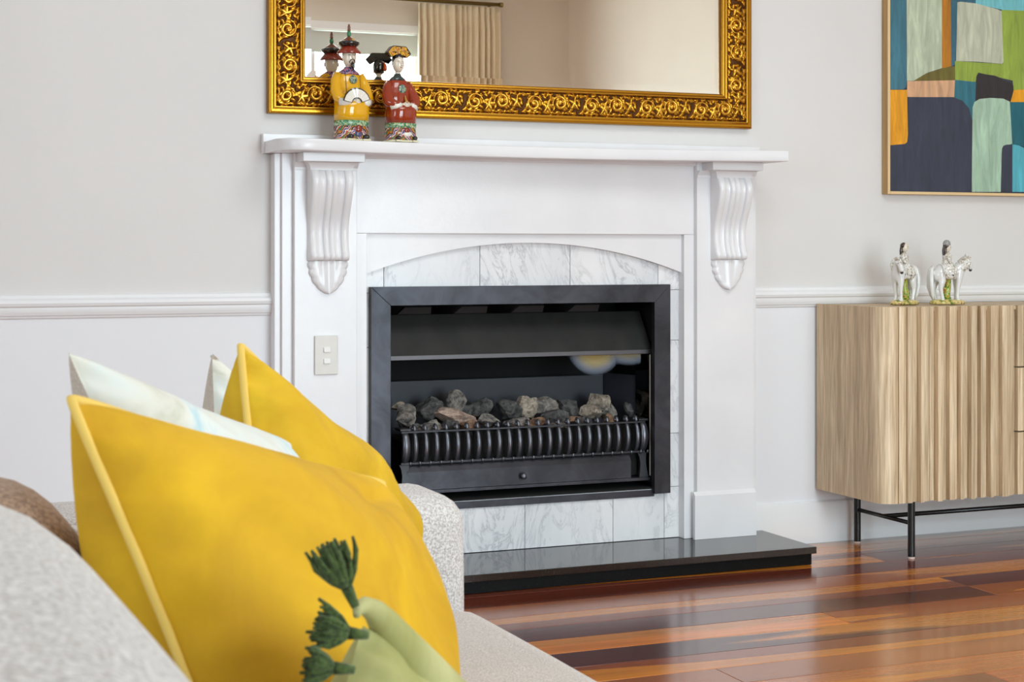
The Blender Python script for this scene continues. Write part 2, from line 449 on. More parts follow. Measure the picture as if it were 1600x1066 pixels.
# the wall with a recess for the firebox
FX0, FX1, FZ0, FZ1 = 1.50, 2.475, 0.215, 0.87
bm = bmesh.new()
for b in ((XL-.1, FX0, D, D+.12, -.06, ZC), (FX1, XR+.1, D, D+.12, -.06, ZC), (FX0, FX1, D, D+.12, -.06, FZ0), (FX0, FX1, D, D+.12, FZ1, ZC)): box(bm, *b)
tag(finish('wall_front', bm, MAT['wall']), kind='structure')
def wall_holes(name, axis, pos, thick, a0, a1, holes, mat):
    """vertical wall with rectangular holes given as (a0,a1,z0,z1)"""
    bm = bmesh.new()
    def B(p0, p1, z0, z1):
        if p1-p0 < 1e-4 or z1-z0 < 1e-4: return
        if axis == 'y': box(bm, p0, p1, min(pos, pos+thick), max(pos, pos+thick), z0, z1)
        else: box(bm, min(pos, pos+thick), max(pos, pos+thick), p0, p1, z0, z1)
    cur = a0
    for h in sorted(holes):
        B(cur, h[0], -.06, ZC); B(h[0], h[1], -.06, h[2]); B(h[0], h[1], h[3], ZC); cur = h[1]
    B(cur, a1, -.06, ZC)
    return tag(finish(name, bm, mat), kind='structure')
DOORH = (1.45, 3.93, 0.0, 2.583)
wall_holes('wall_back', 'y', YB, -.12, XL-.1, XR+.1, [DOORH], MAT['wall_back'])
FILL_WIN = (0.2, 2.1, 0.7, 2.5)  # opening for the added window on the left
wall_holes('wall_left', 'x', XL, -.1, YB, D, [FILL_WIN], MAT['wall'])
wall_holes('wall_right', 'x', XR, .1, YB, D, [], MAT['wall_back'])
BOX('ceiling', (XL-.1, XR+.1, YB-.1, D+.12, ZC, ZC+.1), MAT['ceiling'], bev=0)['kind'] = 'structure'

def window(name, x0, x1, z0, z1, y, bays, axis='y', transom=None, blind=None):
    r = bpy.data.objects.new(name, None); COL.objects.link(r); r.location = ((x0+x1)/2, y, z0) if axis == 'y' else (y, (x0+x1)/2, z0)
    WLOC[r.name] = Vector(r.location); r['kind'] = 'structure'
    def B(nm, a0, a1, d0, d1, c0, c1, mat):
        if axis == 'y': b = (a0, a1, y+d0, y+d1, c0, c1)
        else: b = (y+d0, y+d1, a0, a1, c0, c1)
        return BOX(nm, b, mat, r, bev=0.002)
    w = 0.07
    B('architrave', x0-.09, x0, -.0, .02, z0, z1+.09, MAT['satin']); B('architrave', x1, x1+.09, -.0, .02, z0, z1+.09, MAT['satin'])
    B('architrave', x0-.09, x1+.09, -.0, .035, z1, z1+.055, MAT['satin'])
    st = (x1-x0)/bays
    for i in range(bays+1):
        c = x0+i*st
        B('mullion', max(x0, c-w/2), min(x1, c+w/2), -.09, -.04, z0, z1, MAT['satin'])
    B('rail', x0, x1, -.088, -.042, z1-.03, z1, MAT['satin']); B('rail', x0, x1, -.088, -.042, z0, z0+.12, MAT['satin'])
    if transom: B('rail', x0, x1, -.088, -.042, transom-.03, transom+.03, MAT['satin'])
    for i in range(bays):
        B('pane', x0+i*st+w/2, x0+(i+1)*st-w/2, -.067, -.062, z0+.12, z1-w, MAT['glass'])
    if blind: B('roller_blind', x0+.02, x1-.02, -.03, -.024, blind, z1-.01, MAT['blind'])
    return r
window('window_1', *DOORH, YB, 3, 'y', None, 2.42)
window('added_fill_window', *FILL_WIN[:2], FILL_WIN[2], FILL_WIN[3], XL, 2, 'x')  # unseen window, added to go with the left fill

# chair rail: profile (p, z)
RAIL = [(0, .805), (.006, .808), (.008, .813), (.012, .816), (.014, .822), (.016, .826), (.016, .838), (.021, .842), (.024, .850), (.022, .858), (.012, .864), (.008, .872), (.0, .875)]
def mould(name, prof, x0, x1, mat, parent=None, kind='structure', base=D):
    bm = bmesh.new(); prism(bm, [(base-p, z) for p, z in prof], 'x', x0, x1)
    o = sharp(finish(name, bm, mat, parent), 30)
    if kind: o['kind'] = kind
    return o
mould('trim_1', RAIL, XL, 1.181, MAT['satin']); mould('trim_2', RAIL, 2.82, XR, MAT['satin'])
BASEP = [(0, 0), (.018, 0), (.018, .125), (.013, .136), (.006, .141), (0, .142)]
mould('baseboard_front', BASEP, 2.82, XR, MAT['satin'])
mould('baseboard_left', BASEP, XL, 1.181, MAT['satin'])

# ------------------------------------------------------------------ mantelpiece
GM = MAT['gloss']
mp = thing('mantelpiece', (2.01, D-.05, 0.058), 'white gloss painted timber mantelpiece with fluted corbels around the marble', 'mantelpiece')
Z0 = 0.058
BOX('backboard', (1.181, 1.236, D-.049, D, Z0, 1.286), GM, mp)
BOX('backboard', (1.200, 1.240, D-.063, D-.049, Z0, 1.286), GM, mp)
BOX('backboard', (2.788, 2.820, D-.049, D, Z0, 1.286), GM, mp)
PIL = ((1.232, 1.424), (2.578, 2.793))
for a, b in PIL:
    BOX('pilaster', (a, b, D-.083, D-.0, Z0, 1.286), GM, mp, bev=0.002)
    bm = bmesh.new()
    e = 0.014 if a > 2 else 0.010
    prism(bm, [(D-.083+.002, Z0), (D-.094, Z0), (D-.094, .200), (D-.083, .212), (D-.083+.002, .212)], 'x', a-e, b+.0015)
    finish('plinth', bm, GM, mp)
bm = bmesh.new(); box(bm, 1.424, 2.578, D-.063, D-.022, 1.051, 1.286, bev=.0012)
finish('frieze_board', bm, GM, mp)
BOX('stile', (1.424, 1.460, D-.063, D-.022, Z0, 1.0505), GM, mp, bev=.001)
BOX('stile', (2.541, 2.578, D-.063, D-.022, Z0, 1.0505), GM, mp, bev=.001)
# arched panel
R = 1.571; cx, cz = 2.0, 1.023-R
pts = [(1.459, 1.052)]
n = 40
for i in range(n+1):
    x = 1.459 + (2.542-1.459)*i/n
    pts.append((x, cz + math.sqrt(R*R-(x-cx)**2)))
pts.append((2.542, 1.052))
bm = bmesh.new(); prism(bm, pts, 'y', D-.045, D-.0275); finish('arch_panel', bm, GM, mp)

# shelf with a serpentine front
XA, XB = 1.158, 2.826
def shelf_p(x):
    u = (x-XA)/(XB-XA)
    return .185 + .055*(abs(2*u-1)**2.2)
def shelf_z(x):
    u = (x-XA)/(XB-XA); return -0.0055*math.sin(PI*u)**1.0
N = 60; rings = []
bm = bmesh.new()
zt, zb = 1.3215, 1.2865
for i in range(N+1):
    x = XA + (XB-XA)*i/N
    p = shelf_p(x); dz = shelf_z(x)
    if i <= 3:                                    # rounded left corner
        t = (x-XA)/(XA+(XB-XA)*3/N-XA); rad = .075
        p = p - rad*(1-math.sqrt(max(0, 1-(1-t)**2)))
    y = D-p; b = .003
    rings.append([(x, D-.0, zt+dz*0), (x, y+b, zt+dz), (x, y+.001, zt-.001+dz), (x, y, zt-b+dz), (x, y, zb+b+dz), (x, y+.001, zb+.001+dz), (x, y+b, zb+dz), (x, D-.0, zb)])
loft(bm, rings, True); sharp(finish('shelf', bm, GM, mp), 40)
BOX('upstand', (1.152, 2.850, D-.026, D, 1.2865, 1.3455), GM, mp, bev=.002)
mould('bed_mould', [(.06, 1.2745), (.072, 1.2745), (.074, 1.28), (.078, 1.287), (.06, 1.287)], 1.424, 2.578, GM, mp, kind=None)

# corbels
def spl(pts, n):
    """Catmull-Rom through 2D points"""
    P = [Vector(p) for p in pts]; P = [2*P[0]-P[1]] + P + [2*P[-1]-P[-2]]; out = []
    for i in range(1, len(P)-2):
        for k in range(n):
            t = k/n
            out.append(0.5*((2*P[i]) + (-P[i-1]+P[i+1])*t + (2*P[i-1]-5*P[i]+4*P[i+1]-P[i+2])*t*t + (-P[i-1]+3*P[i]-3*P[i+1]+P[i+2])*t**3))
    out.append(P[-2]); return out
for a, b in PIL:
    c = (a+b)/2 + .005
    cb = BOX('corbel', (c-.0935, c+.0935, D-.155, D-.08, 1.259, 1.2855), GM, mp, bev=.0015)
    # cove below the cap
    bm = bmesh.new()
    rr = []
    for i in range(9):
        t = i/8; k = math.sin(t*PI/2)
        hw = .086 - .022*k; p = .150 - .022*k; z = 1.259 - .024*(1-math.cos(t*PI/2))
        rr.append([(c-hw, D-.08, z), (c-hw, D-p, z), (c+hw, D-p, z), (c+hw, D-.08, z)])
    loft(bm, rr); sharp(finish('cove', bm, GM, cb), 30)
    bm = bmesh.new()
    prism(bm, [(D-.08, 1.236), (D-.087, 1.236), (D-.088, 1.244), (D-.094, 1.250), (D-.102, 1.259), (D-.08, 1.259)], 'x', a-.0005, b+.0005)
    sharp(finish('cove', bm, GM, cb), 30)
    # scroll: section across (x) swept along (p, z)
    prof = spl([(.128, 1.236), (.140, 1.215), (.144, 1.196), (.136, 1.160), (.120, 1.120), (.106, 1.085), (.101, 1.055), (.103, 1.025), (.110, .998), (.116, .984), (.112, .972), (.100, .968)], 6)
    K = 64; hw = .0635; rings = []
    for j, q in enumerate(prof):
        z = q[1]; ring = [(c-hw, D-.08, z)]
        s = 1 - .07*min(1, max(0, (1.236-z)/.26))
        for k in range(K+1):
            u = -1+2*k/K; au = abs(u)
            # two wide outer reeds, two thin centre reeds
            h = 0.0
            if au > .60: h = math.sqrt(max(0, 1-((au-.80)/.20)**2))*.0085
            elif au > .30: h = -.003 - .002*math.cos((au-.45)/.15*PI/2)
            else: h = math.sqrt(max(0, 1-((au-.15)/.15)**2))*.007
            ring.append((c+u*hw*s, D-q[0]-h+.004, z))
        ring.append((c+hw, D-.08, z)); rings.append(ring)
    bm = bmesh.new(); loft(bm, rings); sharp(finish('scroll', bm, GM, cb), 50)
    # scalloped pendant leaf
    bm = bmesh.new(); out = []
    nL = 72
    for i in range(nL):
        t = i/(nL-1); z = .968 - .098*t
        w = .058*(1-t**2.1)**.62
        out.append((w*(1+.075*abs(math.sin(t*PI*4.0))) , z))
    pl = [(c-w, z) for w, z in out] + [(c+w, z) for w, z in out[::-1]][1:]
    G = []
    for s_ in (0, 1):
        pass
    # dished relief: grid across
    rows = []
    for w, z in out:
        t = (.968-z)/.098; r_ = []
        for k in range(17):
            u = -1+2*k/16
            lobe = .010*math.sqrt(max(0, 1-u*u))**.6
            gro = .006*math.exp(-((abs(u)-.28)/.16)**2)*(1-t)
            mid = .006*math.exp(-(u/.5)**2)*t
            r_.append((c+u*w, D-.084-lobe-.004+gro-mid, z))
        rows.append([(c-w, D-.082, z)] + r_ + [(c+w, D-.082, z)])
    loft(bm, rows); sharp(finish('pendant_leaf', bm, GM, cb), 60)

# ------------------------------------------------------------------ marble tiles
ms_ = thing('marble_surround', (2.01, D-.02, 0.058), 'white grey-veined marble tile surround between mantelpiece and black fire frame', 'tile surround')
BOX('backing', (1.43, FX0, D-.02, D-.0005, Z0, 1.05), MAT['grout'], ms_, bev=0)
BOX('backing', (FX1, 2.57, D-.02, D-.0005, Z0, 1.05), MAT['grout'], ms_, bev=0)
BOX('backing', (FX0, FX1, D-.02, D-.0005, FZ1, 1.05), MAT['grout'], ms_, bev=0)
BOX('backing', (FX0, FX1, D-.02, D-.0005, Z0, FZ0), MAT['grout'], ms_, bev=0)
def tile(x0, x1, z0, z1):
    g = .0009
    BOX('tile', (x0+g, x1-g, D-.027, D-.0195, z0+g, z1-g), MAT['marble'], ms_, bev=.0006, seg=1, origin=((x0+x1)/2, D-.02, (z0+z1)/2))
XS = [1.44, 1.526, 1.84, 2.149, 2.464, 2.56]
for a, b in zip(XS[:-1], XS[1:]): tile(a, b, FZ1, 1.045)
for z0, z1 in ((.225, .40), (.40, .705), (.705, FZ1)):
    tile(1.44, FX0, z0, z1); tile(FX1, 2.56, z0, z1)
XS = [1.44, 1.68, 1.992, 2.301, 2.487, 2.56]
for a, b in zip(XS[:-1], XS[1:]): tile(a, b, Z0, .225)

# ------------------------------------------------------------------ hearth
he = thing('hearth', (2.01, D-.17, 0), 'polished black granite hearth slab on the timber floor', 'hearth')
BOX('slab', (1.150, 2.863, 4.383, D-.0005, .036, .0575), MAT['granite'], he, bev=.0012)
BOX('riser', (1.158, 2.850, 4.392, D-.0005, .0008, .0355), MAT['granite_r'], he, bev=.001)

# ------------------------------------------------------------------ gas fire
gf = thing('gas_fire', (2.0, D, .2), 'black steel framed gas log fire set into the marble surround', 'fireplace')
OX0, OX1, OZ0, OZ1 = 1.478, 2.498, .2085, .8885
IX0, IX1, IZ1 = 1.541, 2.440, .831
yf, yb_ = D-.050, D-.0275
def fr(name, pts):
    bm = bmesh.new(); fs = prism(bm, pts, 'y', yf, yb_)
    bmesh.ops.recalc_face_normals(bm, faces=bm.faces)
    bmesh.ops.bevel(bm, geom=list(bm.edges), offset=.0009, segments=1, affect='EDGES')
    finish(name, bm, MAT['steel'], gf)
fr('frame_stile', [(OX0, OZ0), (IX0, OZ0), (IX0, IZ1), (OX0, OZ1)])
fr('frame_stile', [(OX1, OZ0), (OX1, OZ1), (IX1, IZ1), (IX1, OZ0)])
fr('frame_header', [(OX0, OZ1), (IX0, IZ1), (IX1, IZ1), (OX1, OZ1)])
# firebox casing
bm = bmesh.new()
B0, B1, BY = 1.512, 2.468, 5.02
t = .004
for b in ((B0, B0+t, D-.03, BY, .222, .862), (B1-t, B1, D-.03, BY, .222, .862), (B0, B1, BY, BY+t, .222, .862), (B0, B1, D-.03, BY, .858, .862), (B0, B1, D-.03, BY, .222, .226)): box(bm, *b)
finish('casing', bm, MAT['void'], gf)
BOX('back_panel', (1.56, 2.384, 4.95, 4.956, .24, .578), MAT['panel'], gf, bev=.001)
for s_ in (-1, 1):
    xf, xb = (2.452, 2.385) if s_ > 0 else (1.535, 1.56)
    bm = bmesh.new(); prism(bm, [(xf, D-.0), (xb, 4.95), (xb+s_*.004, 4.95), (xf+s_*.004, D-.0)], 'z', .24, .585)
    finish('side_panel', bm, MAT['panel'], gf)
# dark mirror glass cheek and its bright edge
bm = bmesh.new(); prism(bm, [(2.448, 4.732), (2.428, 4.795), (2.4295, 4.796), (2.4495, 4.733)], 'z', .262, .655)
finish('glass_cheek', bm, MAT['darkglass'], gf)
bm = bmesh.new(); box(bm, 2.447, 2.4505, 4.729, 4.7315, .262, .658); finish('cheek_edge', bm, MAT['edge'], gf)
# hood
bm = bmesh.new()
rings = [[(xl, D-p, z), (xr, D-p, z), (xr, D-p+q, z-.004), (xl, D-p+q, z-.004)] for xl, xr, p, z, q in
         ((1.545, 2.444, -.067, .798, .01), (1.545, 2.4535, .0, .6745, .012))]
loft(bm, rings); finish('hood', bm, MAT['hood'], gf)
BOX('hood_lip', (1.545, 2.4535, D-.0015, D+.012, .661, .6745), MAT['lipm'], gf, bev=.0008)
for x in (1.612, 1.800, 1.995, 2.192):
    bm = bmesh.new()
    loft(bm, [[(x-.012, D+.064, .800), (x+.098, D+.064, .800), (x+.098, D+.078, .800), (x-.012, D+.078, .800)],
              [(x+.002, D+.030, .8225), (x+.088, D+.030, .8225), (x+.088, D+.044, .8275), (x+.002, D+.044, .8275)]])
    finish('vent_tab', bm, MAT['lipm'], gf)
# ledges at the bottom
BOX('burner_tray', (1.545, 2.445, D-.012, 4.94, .248, .258), MAT['steel'], gf, bev=.001)
BOX('bottom_lip', (1.535, 2.447, D-.034, D-.026, .1985, .2195), MAT['steel'], gf, bev=.001)
BOX('ash_floor', (1.535, 2.447, D-.026, D+.02, .2000, .2045), MAT['hood'], gf, bev=.0)
# front glass
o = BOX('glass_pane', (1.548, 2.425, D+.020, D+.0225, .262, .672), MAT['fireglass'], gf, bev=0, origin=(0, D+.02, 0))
# ash pan cover
ap = None
bm = bmesh.new(); prism(bm, [(D-.004, .2585), (D-.004, .3145), (D+.012, .338), (D+.016, .338), (D+.016, .2585)], 'x', 1.607, 2.377)
ap = finish('ash_pan_cover', bm, MAT['steel'], gf)
bm = bmesh.new(); blob(bm, (1.992, D-.018, .286), (.0105, .009, .0105), 16)
tube(bm, [(1.992, D-.014, .286), (1.992, D-.003, .286)], .006, 12)
finish('knob', bm, MAT['iron'], ap, smooth=True)
# grate
gr = BOX('grate', (1.590, 2.430, D-.004, D+.002, .436, .4415), MAT['iron2'], gf, bev=.0008)
BOX('rail', (1.590, 2.430, D+.000, D+.006, .338, .345), MAT['iron2'], gr, bev=.0008)
bar_prof = spl([(.004, .440), (-.008, .430), (-.016, .410), (-.018, .390), (-.014, .368), (-.004, .350), (.006, .340)], 4)
def bar_bm(x, w, th=.006, curl=True):
    bm = bmesh.new(); rings = []
    for i, q in enumerate(bar_prof):
        t_ = i/(len(bar_prof)-1); ww = w*(0.62+.38*math.sin(t_*PI))
        y = D+q[0]; z = q[1]
        rings.append([(x-ww/2, y+th, z), (x-ww/2*.9, y, z), (x, y-.0025, z), (x+ww/2*.9, y, z), (x+ww/2, y+th, z)])
    loft(bm, rings)
    if curl:
        tube(bm, [(x, D+.004, .438), (x, D-.002, .446), (x, D+.002, .455), (x, D+.010, .457), (x, D+.015, .451)], [.0045, .0055, .006, .006, .005], 8)
        blob(bm, (x, D+.008, .449), (.0095, .0075, .0075), 10)
    tube(bm, [(x+.0174, D-.001, .336), (x+.0174, D-.001, .347)], .0038, 8)
    return bm
nb = 23
proto_me = None
for i in range(nb):
    x = 1.634 + .0347*i
    if proto_me is None:
        bm = bar_bm(0, .0145); bmesh.ops.recalc_face_normals(bm, faces=bm.faces)
        proto_me = bpy.data.meshes.new('bar'); bm.to_mesh(proto_me); bm.free()
        proto_me.polygons.foreach_set('use_smooth', [True]*len(proto_me.polygons)); proto_me.materials.append(MAT['iron'])
    o = bpy.data.objects.new('bar', proto_me); COL.objects.link(o); o.parent = gr
    o.location = Vector((x, 0, 0)) - WLOC[gr.name]
for x in (1.603, 2.426-.004):
    o = finish('end_bracket', bar_bm(x, .026, .012, False), MAT['iron'], gr, smooth=True)
    BOX('end_arm', (x-.017, x+.017, D-.006, D+.05, .4425, .4495), MAT['iron2'], gr, bev=.001)
    bm = bmesh.new(); rr = []
    for zz, ww, yy_ in ((.338, .017, .004), (.325, .012, .0), (.305, .010, -.004), (.285, .012, -.006), (.262, .016, -.008), (.2585, .016, -.008)):
        rr.append([(x-ww, D+yy_, zz), (x+ww, D+yy_, zz), (x+ww, D+yy_+.012, zz), (x-ww, D+yy_+.012, zz)])
    loft(bm, rr); sharp(finish('bracket_foot', bm, MAT['iron2'], gr), 40)
BOX('coal_tray', (1.60, 2.39, D+.030, 4.93, .405, .412), MAT['void'], gf, bev=.001)
BOX('coal_tray_front', (1.60, 2.42, D+.026, D+.030, .262, .43), MAT['void'], gf, bev=.0)

def onY(px, py, y):
    r = (px-800)/2531; s, c = math.sin(math.radians(22.5)), math.cos(math.radians(22.5))
    t = y/(c-r*s); return t*(s+r*c), 1.0+(391-py)/2531*t, t
def lump(px, py, w, h, kind, y, label, rot=0, seed=0):
    x, z, t = onY(px, py, y)
    rx, rz = w/2531*t/2, h/2531*t/2
    ry = .5*(rx+rz)
    rg = random.Random(seed*7+3)
    bm = bmesh.new(); bmesh.ops.create_icosphere(bm, subdivisions=4, radius=1)
    ctr = [Vector((rg.gauss(0, 1), rg.gauss(0, 1), rg.gauss(0, 1))).normalized() for _ in range(26)]
    planes = []
    for k in range(11):
        nv = Vector((rg.gauss(0, 1), rg.gauss(0, 1), rg.gauss(0, 1))).normalized(); planes.append((nv, rg.uniform(.50, .80)))
    for v in bm.verts:
        q = v.co.copy()
        for nv, d in planes:
            e = q.dot(nv)-d
            if e > 0: q -= nv*e
        q *= 1.22 + rg.uniform(-.018, .018) + .05*math.sin(9*q.x+seed)*math.sin(11*q.z+2*seed) - .10*max(0, max(q.normalized().dot(cc) for cc in ctr)-.93)/.07
        ca, sa = math.cos(rot), math.sin(rot)
        qx, qz = q.x*rx*1.08, q.z*rz*1.08
        v.co = (qx*ca-qz*sa, q.y*ry, qx*sa+qz*ca)
    bmesh.ops.translate(bm, verts=bm.verts, vec=(x, y, z))
    o = finish('coal', bm, COAL[kind], None, origin=(x, y, z))
    tag(o, label, 'coal', 'loose coals heaped behind the black grate')
    return o
YR, YM, YQ = 4.835, 4.800, 4.780
LUMPS = [
 (633, 652, 36, 36, 'grey', YM, 'squarish grey coal with pale flat top at far left of grate', 0),
 (626, 636, 24, 14, 'tan', YR+.02, 'small tan coal peeping out behind the squarish left end coal', 0.2),
 (671, 640, 38, 33, 'dark', YR, 'rounded charcoal lump, second big one from the left', 0),
 (712, 630, 34, 32, 'grey', YR+.01, 'mottled brown-grey coal perched above the long pinkish wedge', 0.3),
 (735, 645, 26, 20, 'dark', YR+.02, 'small dark coal tucked behind the long pinkish wedge', 0),
 (714, 652, 66, 24, 'pink', YM, 'long pinkish beige wedge coal sloping down to the right', -0.32),
 (754, 636, 33, 34, 'dark', YR, 'dark knobbly coal just right of the pinkish wedge', 0.5),
 (795, 641, 35, 36, 'dark', YR, 'streaked black coal left of the tall beige-grey one', 0.2),
 (824, 637, 30, 40, 'tan', YR+.005, 'tall beige-grey coal standing at the middle of the grate', -0.25),
 (853, 634, 33, 27, 'grey', YR+.01, 'brownish coal right of the tall beige-grey one', -0.3),
 (889, 638, 38, 29, 'dark', YR, 'blackish coal with a tan top edge in the right half', -0.35),
 (936, 627, 33, 29, 'tan', YR+.01, 'highest pale beige coal near the right end', -0.15),
 (924, 643, 31, 25, 'tan', YM, 'pale crusty coal under the highest beige one', 0.2),
 (952, 645, 22, 27, 'grey', YR, 'small grey coal right of the highest beige one', 0.4),
 (950, 659, 22, 24, 'rust', YM, 'rust-orange coal at right end just above the bars', -0.2),
 (893, 656, 30, 15, 'rust', YM, 'thin rust-brown coal below the blackish tan-edged one', 0.1),
 (866, 653, 38, 22, 'dark', YM, 'dark flat coal below the brownish right-of-centre one', 0.1),
 (764, 660, 36, 20, 'grey', YQ, 'grey-brown coal low against the bars left of centre', -0.2),
 (806, 661, 36, 18, 'grey', YQ, 'flat grey coal low below the streaked black one', 0.1),
 (676, 668, 38, 20, 'grey', YQ, 'grey block coal low below the rounded charcoal lump', 0.05),
 (705, 668, 26, 22, 'dark', YQ, 'dark coal low under the pinkish wedge', 0.3),
 (738, 667, 32, 18, 'rust', YQ, 'tan-brown coal low below the end of the wedge', -0.2),
 (836, 662, 28, 18, 'rust', YQ, 'brown coal low below the tall beige-grey one', 0.2),
 (912, 662, 30, 18, 'dark', YQ, 'dark coal low left of the rust-orange one', 0.0),
 (872, 668, 30, 14, 'grey', YQ, 'small grey coal lowest right of centre against the bars', 0.0),
 (987, 640, 20, 27, 'dark', YR, 'black coal in shadow at the far right end', 0.2),
 (648, 672, 22, 16, 'dark', YQ, 'small dark coal low between the left two lumps', 0.1),
]
for i, (px, py, w, h, kd, y, lb, rt) in enumerate(LUMPS): lump(px, py, w, h, kd, y, lb, rt, i)

# ------------------------------------------------------------------ light switch
sw = thing('light_switch', (1.3275, D-.083, .689), 'cream two-rocker switch plate on the left pilaster of the mantelpiece', 'light switch')
bm = bmesh.new(); box(bm, 1.292, 1.363, D-.0905, D-.0835, .631, .747, bev=.0022, seg=2); finish('plate', bm, MAT['plastic'], sw)
for z in (.705, .6715):
    bm = bmesh.new(); rr = []
    for dz, p in ((.0075, .0905), (.0072, .0935), (-.0066, .0965), (-.0075, .0905)):
        rr.append([(1.319, D-.090, z+dz), (1.319, D-p, z+dz), (1.338, D-p, z+dz), (1.338, D-.090, z+dz)])
    loft(bm, rr); finish('rocker', bm, MAT['plastic_w'], sw)

# ------------------------------------------------------------------ gilt mirror
MX0, MX1, MZ0, MZ1 = 1.169, 2.816, 1.406, 2.36
FW = .1125
mr = thing('wall_mirror', ((MX0+MX1)/2, D, MZ0), 'large wall mirror in ornate carved gold frame above the mantelpiece', 'mirror')
# relief tile, millimetres: 200 long, 70 wide
TL, TW, RES = 200.0, 71.0, 1.6
ns, nw = int(TL/RES), int(TW/RES)+1
sg, wg = np.meshgrid(np.arange(ns)*RES, np.linspace(0, TW, nw), indexing='ij')
H = np.zeros_like(sg)
def ridge(poly, wid, hgt):
    global H
    P = np.array(poly)
    for off in (-TL, 0, TL):
        best = np.full(sg.shape, 1e9); par = np.zeros_like(sg)
        for k in range(len(P)-1):
            a = P[k]+[off, 0]; b = P[k+1]+[off, 0]; d = b-a; L2 = (d**2).sum()+1e-9
            t = np.clip(((sg-a[0])*d[0]+(wg-a[1])*d[1])/L2, 0, 1)
            dd = np.hypot(sg-a[0]-t*d[0], wg-a[1]-t*d[1])
            mk = dd < best; best[mk] = dd[mk]; par[mk] = (k+t[mk])/(len(P)-1)
        w = wid*(0.45+0.75*np.sin(np.clip(par, 0.02, 0.98)*PI))
        h = hgt*np.sqrt(np.clip(1-(best/(w*1.12))**2, 0, 1))
        H = np.maximum(H, h)
def spiral(cx, cy, r0, r1, a0, turns, wid, hgt):
    n = 26; ridge([(cx+(r0+(r1-r0)*i/n)*math.cos(a0+turns*2*PI*i/n), cy+(r0+(r1-r0)*i/n)*math.sin(a0+turns*2*PI*i/n)) for i in range(n+1)], wid, hgt)
def leaf(x, y, a, L, bend, wid, hgt):
    n = 8; pts = []; cx_, cy_, aa = x, y, a
    for i in range(n+1):
        pts.append((cx_, cy_)); cx_ += L/n*math.cos(aa); cy_ += L/n*math.sin(aa); aa += bend/n
    ridge(pts, wid, hgt)
spiral(52, 34, 27, 5, 0.3, 1.5, 4.6, 7.5)
spiral(142, 38, 26, 5, PI+0.3, -1.5, 4.6, 7.5)
blob_pts = [(52, 34, 7, 8), (142, 38, 7, 8)]
for a in range(7): leaf(97, 30, -PI/2+a*0.52-0.2, 24, 0.7*(1 if a % 2 else -1), 3.6, 6.8)
for a in range(6): leaf(196, 40, PI/2+a*0.6+0.3, 24, 0.9*(1 if a % 2 else -1), 3.6, 6.6)
for k in range(8):
    leaf(10+k*25, 6, 0.5, 17, -1.7, 3.4, 5.2); leaf(4+k*25, 66, -0.5, 17, 1.7, 3.4, 5.2)
for x, y, a in ((25, 20, 1.0), (30, 52, -.8), (80, 14, 2.2), (78, 56, -2.4), (118, 14, .8), (116, 58, -.9), (168, 18, 2.0), (170, 58, -2.2), (52, 10, .1), (145, 64, 3.0), (60, 64, .2), (140, 10, 3.0)):
    leaf(x, y, a, 15, 1.2, 3.8, 6.0)
rq = random.Random(21)
for gx in range(14):
    for gy in range(4):
        x = gx*TL/14+rq.uniform(-3, 3); y = 10+gy*17+rq.uniform(-3, 3)
        leaf(x, y, rq.uniform(0, 6.28), 13, rq.uniform(-1.8, 1.8), 5.2, rq.uniform(3.6, 5.4))
for x, y, r, h in blob_pts:
    d = np.hypot(sg-x, wg-y); H = np.maximum(H, h*np.sqrt(np.clip(1-(d/r)**2, 0, 1)))
dome = 4.0*np.sin(np.clip(wg/TW, 0, 1)*PI)
Hn = H/8.0
